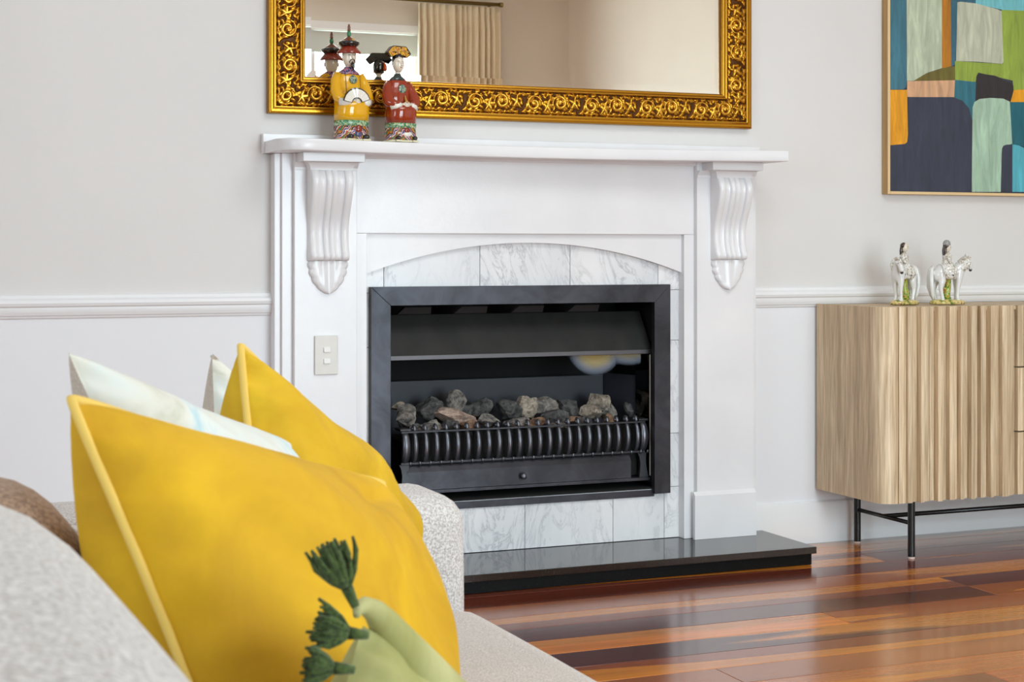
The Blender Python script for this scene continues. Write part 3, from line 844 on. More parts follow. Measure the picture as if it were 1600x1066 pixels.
# cross-section: list of (w_mm, base height mm, carved?, relief value)
def side_mesh(name, origin, du, dw, L, pres):
    """origin: outer corner; du along, dw inward"""
    secs = [(0, 0, .3), (0, 26, .45), (2, 30, .6), (9, 31, .66), (16, 30, .6), (18, 33, .85), (21, 33.5, .85), (22.5, 29, .2)]
    cw0, cw1 = 23.0, 94.0
    carve = [(cw0 + wg[0, j], None, None, j) for j in range(nw)]
    tail = [(95, 29, .2), (96.5, 33, .85), (99.5, 33, .85), (101, 28, .3), (103.5, 27, .35), (105, 29, .75), (111, 26, .7), (112.5, 22, .5), (112.5, 12, .2)]
    n_s = int(L*1000/RES)
    cols = [(a, b, c, None) for a, b, c in secs] + carve + [(a, b, c, None) for a, b, c in tail]
    V = []; Rl = []
    ds = L*1000/n_s
    for w, hgt, rl, j in cols:
        s = w + (L*1000-2*w)*np.arange(n_s+1)/n_s
        if j is None:
            h = np.full(n_s+1, float(hgt)); r = np.full(n_s+1, rl)
        else:
            si = np.clip((s % TL)/RES, 0, ns-1e-3); i0 = si.astype(int) % ns; i1 = (i0+1) % ns; fr_ = si-np.floor(si)
            hh = H[i0, j]*(1-fr_)+H[i1, j]*fr_
            fade = min(1, min(w-cw0, cw1-w)/4+.15)
            h = 25 + dome[0, j] + hh*fade*1.05; r = np.clip(hh/7.2, 0, 1)
        P = (np.array(origin)[None, :] + np.outer(s/1000, du) + np.outer(np.full(n_s+1, w/1000), dw) + np.outer(h/1000, (0, -1, 0)))
        V.append(P); Rl.append(r)
    nc = len(cols); V = np.array(V); Rl = np.array(Rl)          # (nc, n_s+1, 3)
    idx = np.arange(nc*(n_s+1)).reshape(nc, n_s+1)
    F = np.stack([idx[:-1, :-1], idx[:-1, 1:], idx[1:, 1:], idx[1:, :-1]], -1).reshape(-1, 4)
    me = bpy.data.meshes.new(name)
    vv = V.reshape(-1, 3) - np.array(WLOC[mr.name])
    me.vertices.add(len(vv)); me.vertices.foreach_set('co', vv.ravel())
    me.loops.add(F.size); me.loops.foreach_set('vertex_index', F.ravel().astype(np.int32))
    me.polygons.add(len(F)); me.polygons.foreach_set('loop_start', np.arange(0, F.size, 4, dtype=np.int32)); me.polygons.foreach_set('loop_total', np.full(len(F), 4, dtype=np.int32))
    me.update(calc_edges=True)
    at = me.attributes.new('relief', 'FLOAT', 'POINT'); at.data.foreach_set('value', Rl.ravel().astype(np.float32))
    me.polygons.foreach_set('use_smooth', [True]*len(F)); me.validate()
    return link(name, me, MAT['gilt'], mr)
LX, LZ = MX1-MX0, MZ1-MZ0
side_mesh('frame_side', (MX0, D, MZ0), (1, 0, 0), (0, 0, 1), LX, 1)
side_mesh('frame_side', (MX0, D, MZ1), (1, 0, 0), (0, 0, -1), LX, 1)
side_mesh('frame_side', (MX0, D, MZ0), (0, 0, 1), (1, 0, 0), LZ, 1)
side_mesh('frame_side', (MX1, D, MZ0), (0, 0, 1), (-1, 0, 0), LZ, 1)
gx0, gx1, gz0, gz1 = MX0+FW-.006, MX1-FW+.006, MZ0+FW-.006, MZ1-FW+.006
bv = .026
bm = bmesh.new()
o4 = [(gx0, gz0), (gx1, gz0), (gx1, gz1), (gx0, gz1)]; i4 = [(gx0+bv, gz0+bv), (gx1-bv, gz0+bv), (gx1-bv, gz1-bv), (gx0+bv, gz1-bv)]
vo = [bm.verts.new((x, D-.0132, z)) for x, z in o4]; vi = [bm.verts.new((x, D-.0145, z)) for x, z in i4]; vb = [bm.verts.new((x, D-.003, z)) for x, z in o4]
bm.faces.new(vi)
for k in range(4):
    j = (k+1) % 4; bm.faces.new((vo[k], vo[j], vi[j], vi[k])); bm.faces.new((vb[k], vb[j], vo[j], vo[k]))
bm.faces.new(vb[::-1])
finish('mirror_glass', bm, MAT['mirror'], mr)

# ------------------------------------------------------------------ painting
pt = thing('painting', (3.9, D, 1.195), 'framed abstract painting of teal, sage, navy and amber blocks above the sideboard', 'painting')
PP = D-.028
def pw(zx, zy):
    x, z, _ = onY(1360+zx/3.333, zy/3.333, PP); return (x, z)
C = dict(teal=(62, 116, 134), sage=(184, 196, 170), ochre=(180, 116, 22), dteal=(52, 98, 118), turq=(116, 192, 200), sage2=(190, 194, 172), lime=(146, 168, 66),
         olive=(106, 96, 38), peach=(212, 166, 128), tmid=(44, 112, 128), blk=(44, 38, 42), amber=(232, 158, 18), navy=(52, 58, 76), mint=(166, 196, 172), tdk=(22, 98, 112), turq2=(84, 176, 192))
PM = {}
for k, c in C.items():
    m = M('paint_'+k, c, 0.5); v = m.coord('Object', scale=(6, 1, 1)); n = m.noise(v, 7, 5, 0.6, 0.7)
    m.color(m.ramp(n, [(0.3, tuple(int(x*.86) for x in c)), (0.55, c), (0.75, tuple(min(255, int(x*1.1)+4) for x in c))]))
    m.bump(m.noise(v, 60, 3), 0.3, 0.001); PM[k] = m.m
keys = list(C)
SH = [('navy', [(60, 1000), (1500, 1000), (1500, -1600), (60, -1600)]),
 ('teal', [(95, -700), (186, -700), (186, 0), (190, 430), (184, 455), (168, 466), (95, 466)]),
 ('sage', [(186, -500), (372, -500), (372, 355), (300, 378), (225, 421), (190, 422)]),
 ('ochre', [(372, -500), (415, -500), (421, 346), (372, 357)]),
 ('dteal', [(415, -500), (545, -500), (548, 16), (450, 330), (421, 346)]),
 ('turq', [(545, -500), (1100, -500), (1100, 70), (800, 62), (690, 52), (548, 20)]),
 ('lime', [(682, 52), (1000, 62), (1000, 470), (745, 470), (740, 420), (560, 378), (547, 427), (440, 417), (440, 318), (690, 334)]),
 ('sage2', [(452, 12), (470, 9), (550, 18), (660, 48), (682, 58), (692, 322), (686, 333), (560, 322), (446, 318)]),
 ('olive', [(225, 421), (290, 382), (372, 356), (440, 345), (440, 418)]),
 ('peach', [(190, 423), (440, 418), (435, 508), (190, 505)]),
 ('tmid', [(440, 416), (549, 428), (549, 540), (535, 640), (500, 560), (435, 506)]),
 ('blk', [(550, 400), (556, 386), (572, 383), (650, 395), (735, 436), (744, 450), (742, 474), (728, 533), (650, 514), (545, 526)]),
 ('amber', [(745, 470), (1000, 450), (1000, 545), (728, 532)]),
 ('amber', [(95, 468), (190, 468), (194, 700), (190, 740), (178, 750), (95, 757)]),
 ('navy', [(194, 506), (430, 506), (478, 525), (512, 565), (526, 620), (528, 1000), (95, 1000), (95, 757), (178, 750), (190, 740), (195, 700)]),
 ('tdk', [(725, 532), (1000, 532), (1000, 800), (735, 752)]),
 ('mint', [(526, 1000), (530, 560), (540, 532), (566, 516), (620, 510), (690, 514), (724, 530), (737, 750), (700, 760), (682, 790), (677, 1000)]),
 ('navy', [(677, 1000), (683, 775), (690, 760), (706, 754), (737, 752), (740, 1000)]),
 ('turq2', [(737, 752), (770, 758), (860, 800), (870, 1000), (737, 1000)]),
 ('peach', [(870, 1000), (870, 780), (1100, 780), (1100, 1000)]), ('sage', [(1000, 60), (1300, 60), (1300, 780), (1000, 780)]),
 ('teal', [(1100, -500), (1480, -500), (1480, 60), (1100, 70)]), ('mint', [(95, -1500), (700, -1500), (700, -700), (95, -700)]), ('amber', [(700, -1500), (1100, -1500), (1100, -500), (700, -500)])]
PX0, PZ0 = pw(98, 995); PX1 = 4.42; PZ1 = 2.30
CV = bmesh.new(); box(CV, PX0-.004, PX1+.004, PP, D-.004, PZ0-.004, PZ1+.004, mi=keys.index('navy'))
def clip_poly(pts, x0, x1, z0, z1):
    for ax, lim, sg_ in ((0, x0, 1), (0, x1, -1), (1, z0, 1), (1, z1, -1)):
        out = []
        for i in range(len(pts)):
            a, b = pts[i-1], pts[i]; ia, ib = (a[ax]-lim)*sg_ >= 0, (b[ax]-lim)*sg_ >= 0
            if ia != ib:
                t = (lim-a[ax])/(b[ax]-a[ax]); out.append((a[0]+t*(b[0]-a[0]), a[1]+t*(b[1]-a[1])))
            if ib: out.append(b)
        pts = out
        if not pts: return []
    return pts
for k, (cn, pl) in enumerate(SH[1:]):
    q = clip_poly([pw(*p) for p in pl], PX0-.003, PX1+.003, PZ0-.003, PZ1+.003)
    if len(q) < 3: continue
    f = CV.faces.new([CV.verts.new((x, PP-.0003-.00012*k, z)) for x, z in q]); f.material_index = keys.index(cn)
me_o = finish('canvas', CV, [PM[k] for k in keys], pt)
fwid = .011
for nm, b in (('v', (PX0-fwid-.001, PX0-.001, D-.036, D-.002, PZ0-fwid, PZ1+fwid)), ('v', (PX1+.001, PX1+fwid, D-.036, D-.002, PZ0-fwid, PZ1+fwid)),
          ('h', (PX0-.001, PX1+.001, D-.036, D-.002, PZ0-fwid, PZ0-.0008)), ('h', (PX0-.001, PX1+.001, D-.036, D-.002, PZ1+.0008, PZ1+fwid))):
    o = BOX('frame_strip', b, [MAT['oak_frame'], MAT['oak_edge']], pt, bev=.0006, seg=1)
    for f in o.data.polygons:
        if f.normal.y < -.9: f.material_index = 1

# ------------------------------------------------------------------ sideboard
SX0, SX1, SYF, SYB, SZ0, SZ1 = 3.08, 4.72, 4.335, 4.715, .184, .817
sb = thing('sideboard', (3.9, 4.52, 0), 'weathered oak sideboard with fluted front and slim black metal legs', 'sideboard')
BOX('carcass', (SX0+.012, SX1-.012, SYF+.03, SYB-.003, SZ0+.004, SZ1-.016), MAT['oak_side'], sb, bev=.001)
bm = bmesh.new()
def plan(x0, x1, yf_, yb, r, n=8):
    p = [(x0, yb)]
    for i in range(n+1):
        a = PI + PI/2*i/n; p.append((x0+r+r*math.cos(a), yf_+r+r*math.sin(a)))
    for i in range(n+1):
        a = 1.5*PI + PI/2*i/n; p.append((x1-r+r*math.cos(a), yf_+r+r*math.sin(a)))
    p.append((x1, yb)); return p
prism(bm, plan(SX0+.006, SX1-.006, SYF+.008, SYB, .045), 'z', SZ1-.014, SZ1-.002); finish('top_board', bm, MAT['oak_side'], sb)
def shell(name, path, z0, z1, th, mat, par=sb):
    """vertical sheet following a plan path"""
    bm = bmesh.new(); P = [Vector(p) for p in path]; O = []
    for i, p in enumerate(P):
        t_ = (P[min(i+1, len(P)-1)]-P[max(i-1, 0)]).normalized(); nrm = Vector((-t_.y, t_.x)); O.append(p+nrm*th)
    prism(bm, [tuple(p) for p in P]+[tuple(p) for p in O[::-1]], 'z', z0, z1)
    c0 = sum(P, Vector((0, 0)))/len(P)
    return sharp(finish(name, bm, mat, par, origin=(c0.x, c0.y, z0)), 40)
for side in (0, 1):
    X_ = SX0 if side == 0 else SX1; sgn = 1 if side == 0 else -1
    segs = [[(X_, 4.715), (X_, 4.548)], [(X_, 4.547), (X_, 4.404)],
            [(X_, 4.403)] + [(X_+sgn*(.052+.052*math.cos(a)), SYF+.052+.052*math.sin(a)) for a in [PI+PI/2*i/8 for i in range(9)]] + [(X_+sgn*.0585, SYF)]]
    for k, sgm in enumerate(segs):
        sgm = [Vector(q) for q in sgm]
        if side: sgm = sgm[::-1]
        shell('side_board', sgm, SZ0, SZ1, .012, MAT['oak_side'] if k < 2 else MAT['oak'])
SL = [3.1395, 3.170, 3.192, 3.218, 3.236, 3.265, 3.286, 3.309, 3.332, 3.358, 3.377, 3.396, 3.418, 3.440, 3.458, 3.477, 3.496, 3.514, 3.545, 3.577, 3.606]
DEP = [.001, .006, -.005, .008, -.003, -.006, .008, -.004, .007, -.006, .006, -.005, .008, -.005, .006, -.006, .007, -.005, .006, -.004]
def fluted(holder, edges, z0, z1, name='slat', mirror=False):
    for i, (a, b) in enumerate(zip(edges[:-1], edges[1:])):
        if mirror: a, b = SX0+SX1-b, SX0+SX1-a
        d = DEP[i % len(DEP)]*1.25
        bm = bmesh.new()
        w = b-a; y0 = SYF - .003 - d
        prism(bm, [(a+.0009, SYF+.0135), (a+.0009, y0+.001), (a+w*.12, y0), (b-w*.35, y0-.0008), (b-w*.18, y0+.0035), (b-.0009, y0+.004), (b-.0009, SYF+.0135)], 'z', z0+.001+.0008*(i % 3), z1)
        finish(name, bm, MAT['oak'], holder, origin=((a+b)/2, SYF, z0))
dr = BOX('door', (3.140, 3.606, SYF+.014, SYF+.028, SZ0+.002, SZ1-.001), MAT['oak_side'], sb, bev=.0005)
fluted(dr, SL, SZ0, SZ1)
dr = BOX('door', (SX0+SX1-3.606, SX0+SX1-3.140, SYF+.014, SYF+.028, SZ0+.002, SZ1-.001), MAT['oak_side'], sb, bev=.0005)
fluted(dr, SL, SZ0, SZ1, mirror=True)
DE = list(np.linspace(3.614, 4.186, 21))
for z0, z1 in ((.187, .394), (.398, .609), (.613, .8165)):
    d_ = BOX('drawer', (3.612, 4.188, SYF+.014, SYF+.028, z0, z1), MAT['oak_side'], sb, bev=.0005)
    fluted(d_, [float(x) for x in DE], z0, z1)
for lx in (3.207, 4.593):
    for ly in (4.358, 4.660):
        bm = bmesh.new(); tube(bm, [(lx, ly, .006), (lx, ly, SZ0+.001)], .0118, 16)
        lg = finish('leg', bm, MAT['black'], sb, smooth=False); sharp(lg, 40)
        bm = bmesh.new(); tube(bm, [(lx, ly, .0003), (lx, ly, .006)], .0112, 16); finish('foot_pad', bm, MAT['felt'], lg)
    bm = bmesh.new(); tube(bm, [(lx, 4.358, .114), (lx, 4.66, .114)], .0068, 10); finish('stretcher', bm, MAT['black'], sb, smooth=True)
bm = bmesh.new(); tube(bm, [(3.207, 4.509, .114), (4.593, 4.509, .114)], .0075, 10); finish('stretcher', bm, MAT['black'], sb, smooth=True)

# ------------------------------------------------------------------ sofa
SF, SS = MAT['sofa'], MAT['sofa_seat']
so = thing('sofa', (.35, 1.4, 0), 'light grey boucle fabric sofa in front of the fireplace', 'sofa')
def soft(name, b, bev, mat, parent, puff=0, sub=1, seg=4, taper=None):
    bm = bmesh.new(); box(bm, *b, bev=bev, seg=seg)
    bmesh.ops.triangulate(bm, faces=[f for f in bm.faces if len(f.verts) > 4])
    bmesh.ops.subdivide_edges(bm, edges=[e for e in bm.edges if e.calc_length() > .12], cuts=5, use_grid_fill=True)
    c = Vector(((b[0]+b[1])/2, (b[2]+b[3])/2, (b[4]+b[5])/2)); hs = Vector(((b[1]-b[0])/2, (b[3]-b[2])/2, (b[5]-b[4])/2))
    for v in bm.verts:
        q = v.co-c; u = [q[i]/hs[i] for i in range(3)]
        if puff:
            for i in range(3):
                j, k = (i+1) % 3, (i+2) % 3
                v.co[i] += u[i]*puff*(1-u[j]**2)*(1-u[k]**2)
    o = finish(name, bm, mat, parent, smooth=True)
    return o
soft('base', (-.16, .885, .52, 2.33, .10, .285), .02, SF, so)
soft('arm', (-.16, .893, 2.318, 2.532, .10, .622), .045, SF, so, puff=.004)
soft('arm', (-.16, .893, .30, .51, .10, .622), .045, SF, so, puff=.004)
soft('back_frame', (-.20, -.03, .30, 2.532, .10, .70), .04, SF, so)
soft('seat_cushion', (-.02, .915, .515, 1.405, .288, .468), .055, SS, so, puff=.02, seg=5)
soft('seat_cushion', (-.02, .905, 1.415, 2.312, .288, .462), .055, SS, so, puff=.014, seg=5)
for x in (-.10, .82):
    for y in (.36, 2.46): BOX('leg', (x-.025, x+.025, y-.025, y+.025, .0003, .101), MAT['black'], so, bev=.002)
soft('back_cushion', (-.13, .157, .42, 1.12, .46, .847), .105, SF, so, puff=.02, seg=6)
bc = soft('back_cushion', (-.13, .175, 1.26, 1.44, .46, .805), .06, MAT['brown'], so, puff=.02, seg=6)
bc['label'] = 'brown woven back cushion'
soft('back_cushion', (-.13, .11, 1.66, 2.30, .46, .715), .08, SF, so, puff=.02, seg=6)

def atT(px, py, t):
    r = (px-800)/2531; s, c = math.sin(math.radians(22.5)), math.cos(math.radians(22.5))
    return Vector((t*(s+r*c), t*(c-r*s), 1.0+(391-py)/2531*t))
def pillow(name, TL_, TR_, BR_, BL_, tf, tb, mat, label, pip=None, matb=None, k=.10, n=44, seed=0, wr=.006, ex=.42, exb=.38, ev=.55, group=None, folds=()):
    A, B, Cc, Dd = TL_, TR_, BR_, BL_
    nrm = (B-A).cross(Dd-A).normalized()
    cen = (A+B+Cc+Dd)/4
    if nrm.dot(Vector((0, 0, 1))-cen) < 0 and nrm.y > 0: nrm = -nrm
    root = thing(name, (cen.x, cen.y, min(A.z, B.z, Cc.z, Dd.z)), label, 'cushion', group)
    rg = random.Random(seed); ph = [rg.uniform(0, 6) for _ in range(6)]
    def pos(u, v, sgn):
        cr_ = 1-.02*(u*u*v*v)**4
        ue = u*(1-k*(1-v*v))*cr_; ve = v*(1-k*(1-u*u))*cr_
        a, b = (ue+1)/2, (1-ve)/2
        p = A*(1-a)*(1-b) + B*a*(1-b) + Cc*a*b + Dd*(1-a)*b
        e = ((1-u*u)*(1-v*v))
        h = max(1-u*u, 0)**(ex if sgn > 0 else exb)*max(1-v*v, 0)**(ev if sgn > 0 else ev+.12)*(tf if sgn > 0 else tb)
        edge = min(1, e*3)
        wv = wr*edge*(math.sin(5*u+3*v+ph[0])*math.sin(4*v-2*u+ph[1]) + .5*math.sin(11*u+ph[2])*math.sin(9*v+6*u+ph[3]))
        cr = -wr*1.6*math.exp(-((abs(u)-.96)/.1)**2)*(.5+.5*math.sin(26*v+ph[4]))*(e > 0)
        fo = 0
        for (fu, fv, fa, fw, fl_, fd) in folds:
            du, dv = u-fu, v-fv
            al = du*math.cos(fa)+dv*math.sin(fa); ac = -du*math.sin(fa)+dv*math.cos(fa)
            fo += fd*math.exp(-(ac/fw)**2)*math.exp(-(al/fl_)**2)*edge
        return p + nrm*sgn*(h + (wv+cr+fo if sgn > 0 else wv))
    def par(i):
        s = -1+2*i/n; return math.sin(s*PI/2)*.75 + s*.25
    po = WLOC[root.name]
    for sgn, mt, nm in ((1, mat, 'front_cover'), (-1, matb or mat, 'back_cover')):
        bm = bmesh.new(); G = [[bm.verts.new(pos(par(i), par(j), sgn)) for j in range(n+1)] for i in range(n+1)]
        for i in range(n):
            for j in range(n): bm.faces.new((G[i][j], G[i+1][j], G[i+1][j+1], G[i][j+1]))
        bmesh.ops.translate(bm, verts=bm.verts, vec=-po)
        me = bpy.data.meshes.new(nm); bm.to_mesh(me); bm.free(); me.polygons.foreach_set('use_smooth', [True]*len(me.polygons))
        link(nm, me, mt, root)
    if pip:
        pts = [pos(par(i), 1, 0) for i in range(n+1)] + [pos(1, par(n-j), 0) for j in range(1, n+1)] + [pos(par(n-i), -1, 0) for i in range(1, n+1)] + [pos(-1, par(j), 0) for j in range(1, n)]
        h_ = n//2; pts = pts[h_:]+pts[:h_]; pts.append(pts[0]); bm = bmesh.new(); tube(bm, pts, pip[1], 8, False); finish('piping', bm, pip[0], root, smooth=True)
    return root, pos
# near mustard cushion
pillow('velvet_cushion', atT(101, 613, 1.20), atT(600, 752, 1.62), atT(705, 1300, 1.50), atT(470, 1540, 1.15), .10, .135, MAT['yellow'],
       'nearest large mustard velvet cushion with straw piping, frontmost on the sofa', (MAT['piping'], .0038), seed=1, k=.05, ex=.5,
       folds=((.55, .75, .25, .05, .25, -.012),))
pillow('velvet_cushion', atT(373, 533, 1.80), atT(596, 745, 2.12), atT(640, 1000, 2.05), atT(420, 1160, 1.70), .085, .12, MAT['yellow2'],
       'mustard velvet cushion farther back, its peaked corner against the fireplace wall', (MAT['piping'], .0044), seed=2, k=.05, wr=.009)
pillow('patterned_cushion', atT(100, 543, 1.45), atT(455, 690, 1.66), atT(620, 1150, 1.62), atT(400, 1230, 1.42), .07, .12, MAT['pale'],
       'pale watercolour print cushion behind the nearest mustard cushion, left', None, MAT['linen'], seed=3, k=.06)
pillow('patterned_cushion', atT(330, 547, 2.08), atT(520, 720, 2.22), atT(600, 980, 2.18), atT(330, 960, 2.02), .05, .09, MAT['pale'],
       'pale print cushion farthest back, only its corner showing left of the far mustard one', None, MAT['linen'], seed=4, k=.06)
gc, gpos = pillow('tasselled_cushion', atT(566, 972, 1.13), atT(790, 1120, 1.36), atT(760, 1460, 1.22), atT(400, 1480, .98), .08, .05, MAT['green'],
       'sage green velvet cushion with dark green tassels at the bottom of the photo', None, seed=5, k=.06, folds=((-.75, .80, .9, .16, .3, -.02), (.1, .55, -1.1, .12, .6, .012)))
bm = bmesh.new(); rr = []
ear = [((690, 1100), 1.175, .024), ((652, 1050), 1.165, .020), ((622, 1008), 1.155, .0155), ((602, 977), 1.145, .0115), ((586, 956), 1.132, .0085), ((569, 946), 1.12, .006), ((559, 952), 1.112, .004), ((557, 962), 1.106, .0025)]
tube(bm, [atT(px, py, t) for (px, py), t, _ in ear], [r for _, _, r in ear], 16)
finish('folded_corner', bm, MAT['green'], gc, smooth=True)
def tassel(base, d, L, seed):
    rg = random.Random(seed); d = d.normalized(); bm = bmesh.new()
    side = d.cross(Vector((0, 1, 0))).normalized(); up = side.cross(d).normalized()
    tube(bm, [base-d*.004, base+d*.010], [.003, .0045], 8)
    for k in range(60):
        a = rg.uniform(0, 2*PI); sp_ = rg.uniform(0, .55)
        q = side*math.cos(a)*1.1+up*math.sin(a)*.5
        l = L*rg.uniform(.75, 1.08); p0 = base+d*.008
        pts = [p0, p0+d*l*.35+q*l*sp_*.55, p0+d*l*.7+q*l*sp_*.9, p0+d*l+q*l*sp_*(1.0+rg.uniform(-.15, .15))]
        tube(bm, pts, [.0016, .0021, .0019, .0011], 5)
    finish('tassel', bm, MAT['tassel'], gc, smooth=True)
tassel(atT(552, 940, 1.105), atT(520, 870, 1.105)-atT(552, 940, 1.105), .034, 1)
tassel(atT(566, 992, 1.10), atT(500, 984, 1.085)-atT(566, 992, 1.10), .028, 2)
tassel(atT(544, 1046, 1.07), atT(490, 1042, 1.06)-atT(544, 1046, 1.07), .022, 3)

# ------------------------------------------------------------------ porcelain figures
def fig_root(name, x, y, z, label, rz):
    o = thing(name, (x, y, z), label, 'figurine'); return o
class Fig:
    """local coordinates in millimetres: x right, y towards wall, z up"""
    def __init__(s, root, rz=0, sc=.001):
        s.r = root; s.M = Matrix.Translation(WLOC[root.name]) @ Matrix.Rotation(rz, 4, 'Z') @ Matrix.Scale(sc, 4)
    def out(s, name, bm, mat, parent=None, smooth=True):
        bm.transform(s.M); return finish(name, bm, mat, parent or s.r, smooth=smooth)
def seated(F, robe, sleeve, P):
    # skirt: deep at the knees, drawn in below
    bm = bmesh.new()
    S_ = P['skirt']
    loft(bm, [ell(cx, cy, z, rx, ry, 32, 2.6) for z, cx, cy, rx, ry in S_['hem']]); hm = F.out('robe_hem', bm, P_['hem'])
    bm = bmesh.new(); loft(bm, [ell(cx, cy, z, rx, ry, 32, 2.6) for z, cx, cy, rx, ry in S_['wave']]); F.out('wave_band', bm, P_['wave'])
    bm = bmesh.new(); loft(bm, [ell(cx, cy, z, rx, ry, 32, 2.5) for z, cx, cy, rx, ry in S_['lap']]); F.out('robe_skirt', bm, robe)
    bm = bmesh.new(); loft(bm, [ell(cx, cy, z, rx, ry, 32, 2.3) for z, cx, cy, rx, ry in P['torso']]); F.out('robe_top', bm, robe)

# emperor-like seated man: 1 unit = 1 mm
R1 = fig_root('porcelain_figurine', 1.393, 4.612, 1.3218, 'porcelain seated bearded man in yellow robe holding a fan, left one on mantel', 0)
F = Fig(R1, math.radians(12))
seated(F, P_['yellow'], P_['yellow'], dict(
  skirt=dict(hem=[(4, 0, -2, 54, 38), (14, 0, -3, 53, 39), (44, 0, -4, 51, 40)],
             wave=[(44, 0, -4, 51.5, 40.5), (50, 0, -5, 52, 41.5), (60, 0, -5, 51.5, 41.5)],
             lap=[(60, 0, -5, 51, 41), (80, 0, -6, 51.5, 43), (100, 0, -7, 51, 44), (116, 0, -6, 47, 42), (126, 0, -2, 38, 36), (130, 0, 0, 28, 28)]),
  torso=[(100, 0, 14, 44, 24), (125, 0, 12, 46, 27), (150, 0, 12, 44, 26), (175, 0, 12, 43, 24), (192, 0, 13, 41, 21), (204, 0, 14, 34, 18), (211, 0, 14, 22, 14), (215, 0, 13, 12, 11)]))
bm = bmesh.new(); loft(bm, [ell(0, -2, z, rx, ry, 32, 3) for z, rx, ry in ((0, 55, 39), (3, 56, 40), (6, 54, 38))]); F.out('base', bm, P_['cream'])
for x in (-22, 30):
    bm = bmesh.new(); blob(bm, (x, -40, 12), (11, 12, 8), 14); F.out('shoe', bm, P_['black'])
    bm = bmesh.new(); box(bm, x-13, x+13, -50, -30, 0, 6, bev=2); F.out('shoe_sole', bm, P_['cream'])
bm = bmesh.new(); blob(bm, (4, -41, 34), (12, 8, 14), 14); F.out('hem_ornament', bm, P_['hatred'])
bm = bmesh.new(); blob(bm, (4, -42, 20), (13, 6, 9), 14); F.out('hem_knot', bm, P_['indigo'])
for s_ in (-1, 1):
    bm = bmesh.new(); tube(bm, [(s_*36, 12, 198), (s_*46, 6, 175), (s_*51, -4, 148), (s_*49, -16, 128), (s_*36, -28, 120), (s_*22, -36, 119)], [14, 16, 17, 17, 15, 12], 16); F.out('sleeve', bm, P_['yellow'])
    bm = bmesh.new(); tube(bm, [(s_*46, -22, 117), (s_*34, -34, 114), (s_*20, -41, 113)], [15, 14, 10], 14); F.out('cuff', bm, P_['white'])
    bm = bmesh.new(); blob(bm, (s_*12, -43, 118), (9, 6, 5), 12)
    for k in range(4): tube(bm, [(s_*10, -46, 121-3*k), (s_*2, -49, 120.5-3*k), (-s_*3, -48, 119-3*k)], [2.2, 2, 1.4], 6)
    tube(bm, [(s_*12, -45, 123), (s_*6, -49, 127)], [2.3, 1.6], 6)
    F.out('hand', bm, P_['skin'])
# fan: folded arc with dark rim, tilted
def fan(F, c, r0, r1, a0, a1, tilt):
    for nm, ra, rb, dy, mt in (('fan_rim', r0-1.5, r1+2.5, 0, P_['black']), ('fan', r0+1.5, r1-1.2, -1.2, P_['white'])):
        bm = bmesh.new(); ri, ro, n = [], [], 18; e = .035 if nm == 'fan' else 0
        rows_ = []
        for i in range(n+1):
            a = a0+e+(a1-a0-2*e)*i/n; w = (i % 2)*1.2
            pts = [(c[0]+r*math.cos(a), c[1]+dy+w*(r/r1)+d, c[2]+r*math.sin(a)) for r, d in ((ra, 0), (rb, 0), (rb, 1.6), (ra, 1.6))]
            rows_.append(pts)
        loft(bm, rows_); F.out(nm, bm, mt, smooth=False)
fan(F, (-6, -52, 108), 17, 44, math.radians(18), math.radians(172), 0)
bm = bmesh.new(); lathe(bm, [(0.1, 210), (11, 209), (12, 216), (10.5, 222), (9, 226)], (0, 12, 0), 20); F.out('neck', bm, P_['skin'])
bm = bmesh.new(); loft(bm, [ell(0, 12, z, rx, ry, 28) for z, rx, ry in ((198, 37, 22), (204, 34, 20), (211, 24, 16.5), (218, 14, 13), (221, 13, 12))]); F.out('collar', bm, P_['collar'])
bm = bmesh.new(); loft(bm, [ell(1, 10-k, z, rx, ry, 24) for z, rx, ry, k in ((222, 9, 9, 0), (227, 14, 14, 1.5), (234, 17.5, 17.5, 2), (242, 19.5, 19.5, 1.5), (252, 20.5, 20.5, 0), (262, 20, 20.5, 0), (270, 18, 19, 0))])
hd = F.out('head', bm, P_['skin'])
bm = bmesh.new(); tube(bm, [(1, -9, 258), (1, -13.5, 248), (1, -13, 245)], [2, 3.4, 2.6], 8)
for s_ in (-1, 1): blob(bm, (1+s_*20.5, 10, 248), (2.6, 4, 7), 10)
F.out('nose_and_ears', bm, P_['skin'], hd)
for s_ in (-1, 1):
    bm = bmesh.new(); tube(bm, [(1+s_*4, -9.6, 254.5), (1+s_*8, -8.6, 255.5), (1+s_*12, -6.2, 254)], [.5, 1.1, .5], 6); F.out('eye', bm, P_['black'], hd)
    bm = bmesh.new(); tube(bm, [(1+s_*4, -10, 260), (1+s_*8.5, -9.4, 262.5), (1+s_*13, -6, 260)], [.6, 1, .5], 6); F.out('eyebrow', bm, P_['black'], hd)
    bm = bmesh.new(); tube(bm, [(1, -11.5, 242.5), (1+s_*5, -11.6, 241), (1+s_*9, -9.6, 235), (1+s_*9, -9, 230)], [1.2, 1.8, 1.5, .7], 8); F.out('moustache', bm, P_['hair'], hd)
bm = bmesh.new(); tube(bm, [(1, -9, 231), (1, -12, 226), (2, -13, 218), (4, -13, 210)], [5.5, 6, 4.6, 1.2], 10); F.out('beard', bm, P_['black'], hd)
bm = bmesh.new(); tube(bm, [(-2.5, -11.3, 236.8), (1, -12, 236.2), (4.5, -11.3, 236.8)], [.7, 1.5, .7], 8); F.out('lips', bm, P_['hatred'], hd)
bm = bmesh.new(); lathe(bm, [(17, 263), (25, 260), (34, 259.5), (36.5, 262), (34, 267), (27, 275), (23, 281), (18, 283)], (1, 11, 0), 32); ht = F.out('hat_brim', bm, P_['hatred'])
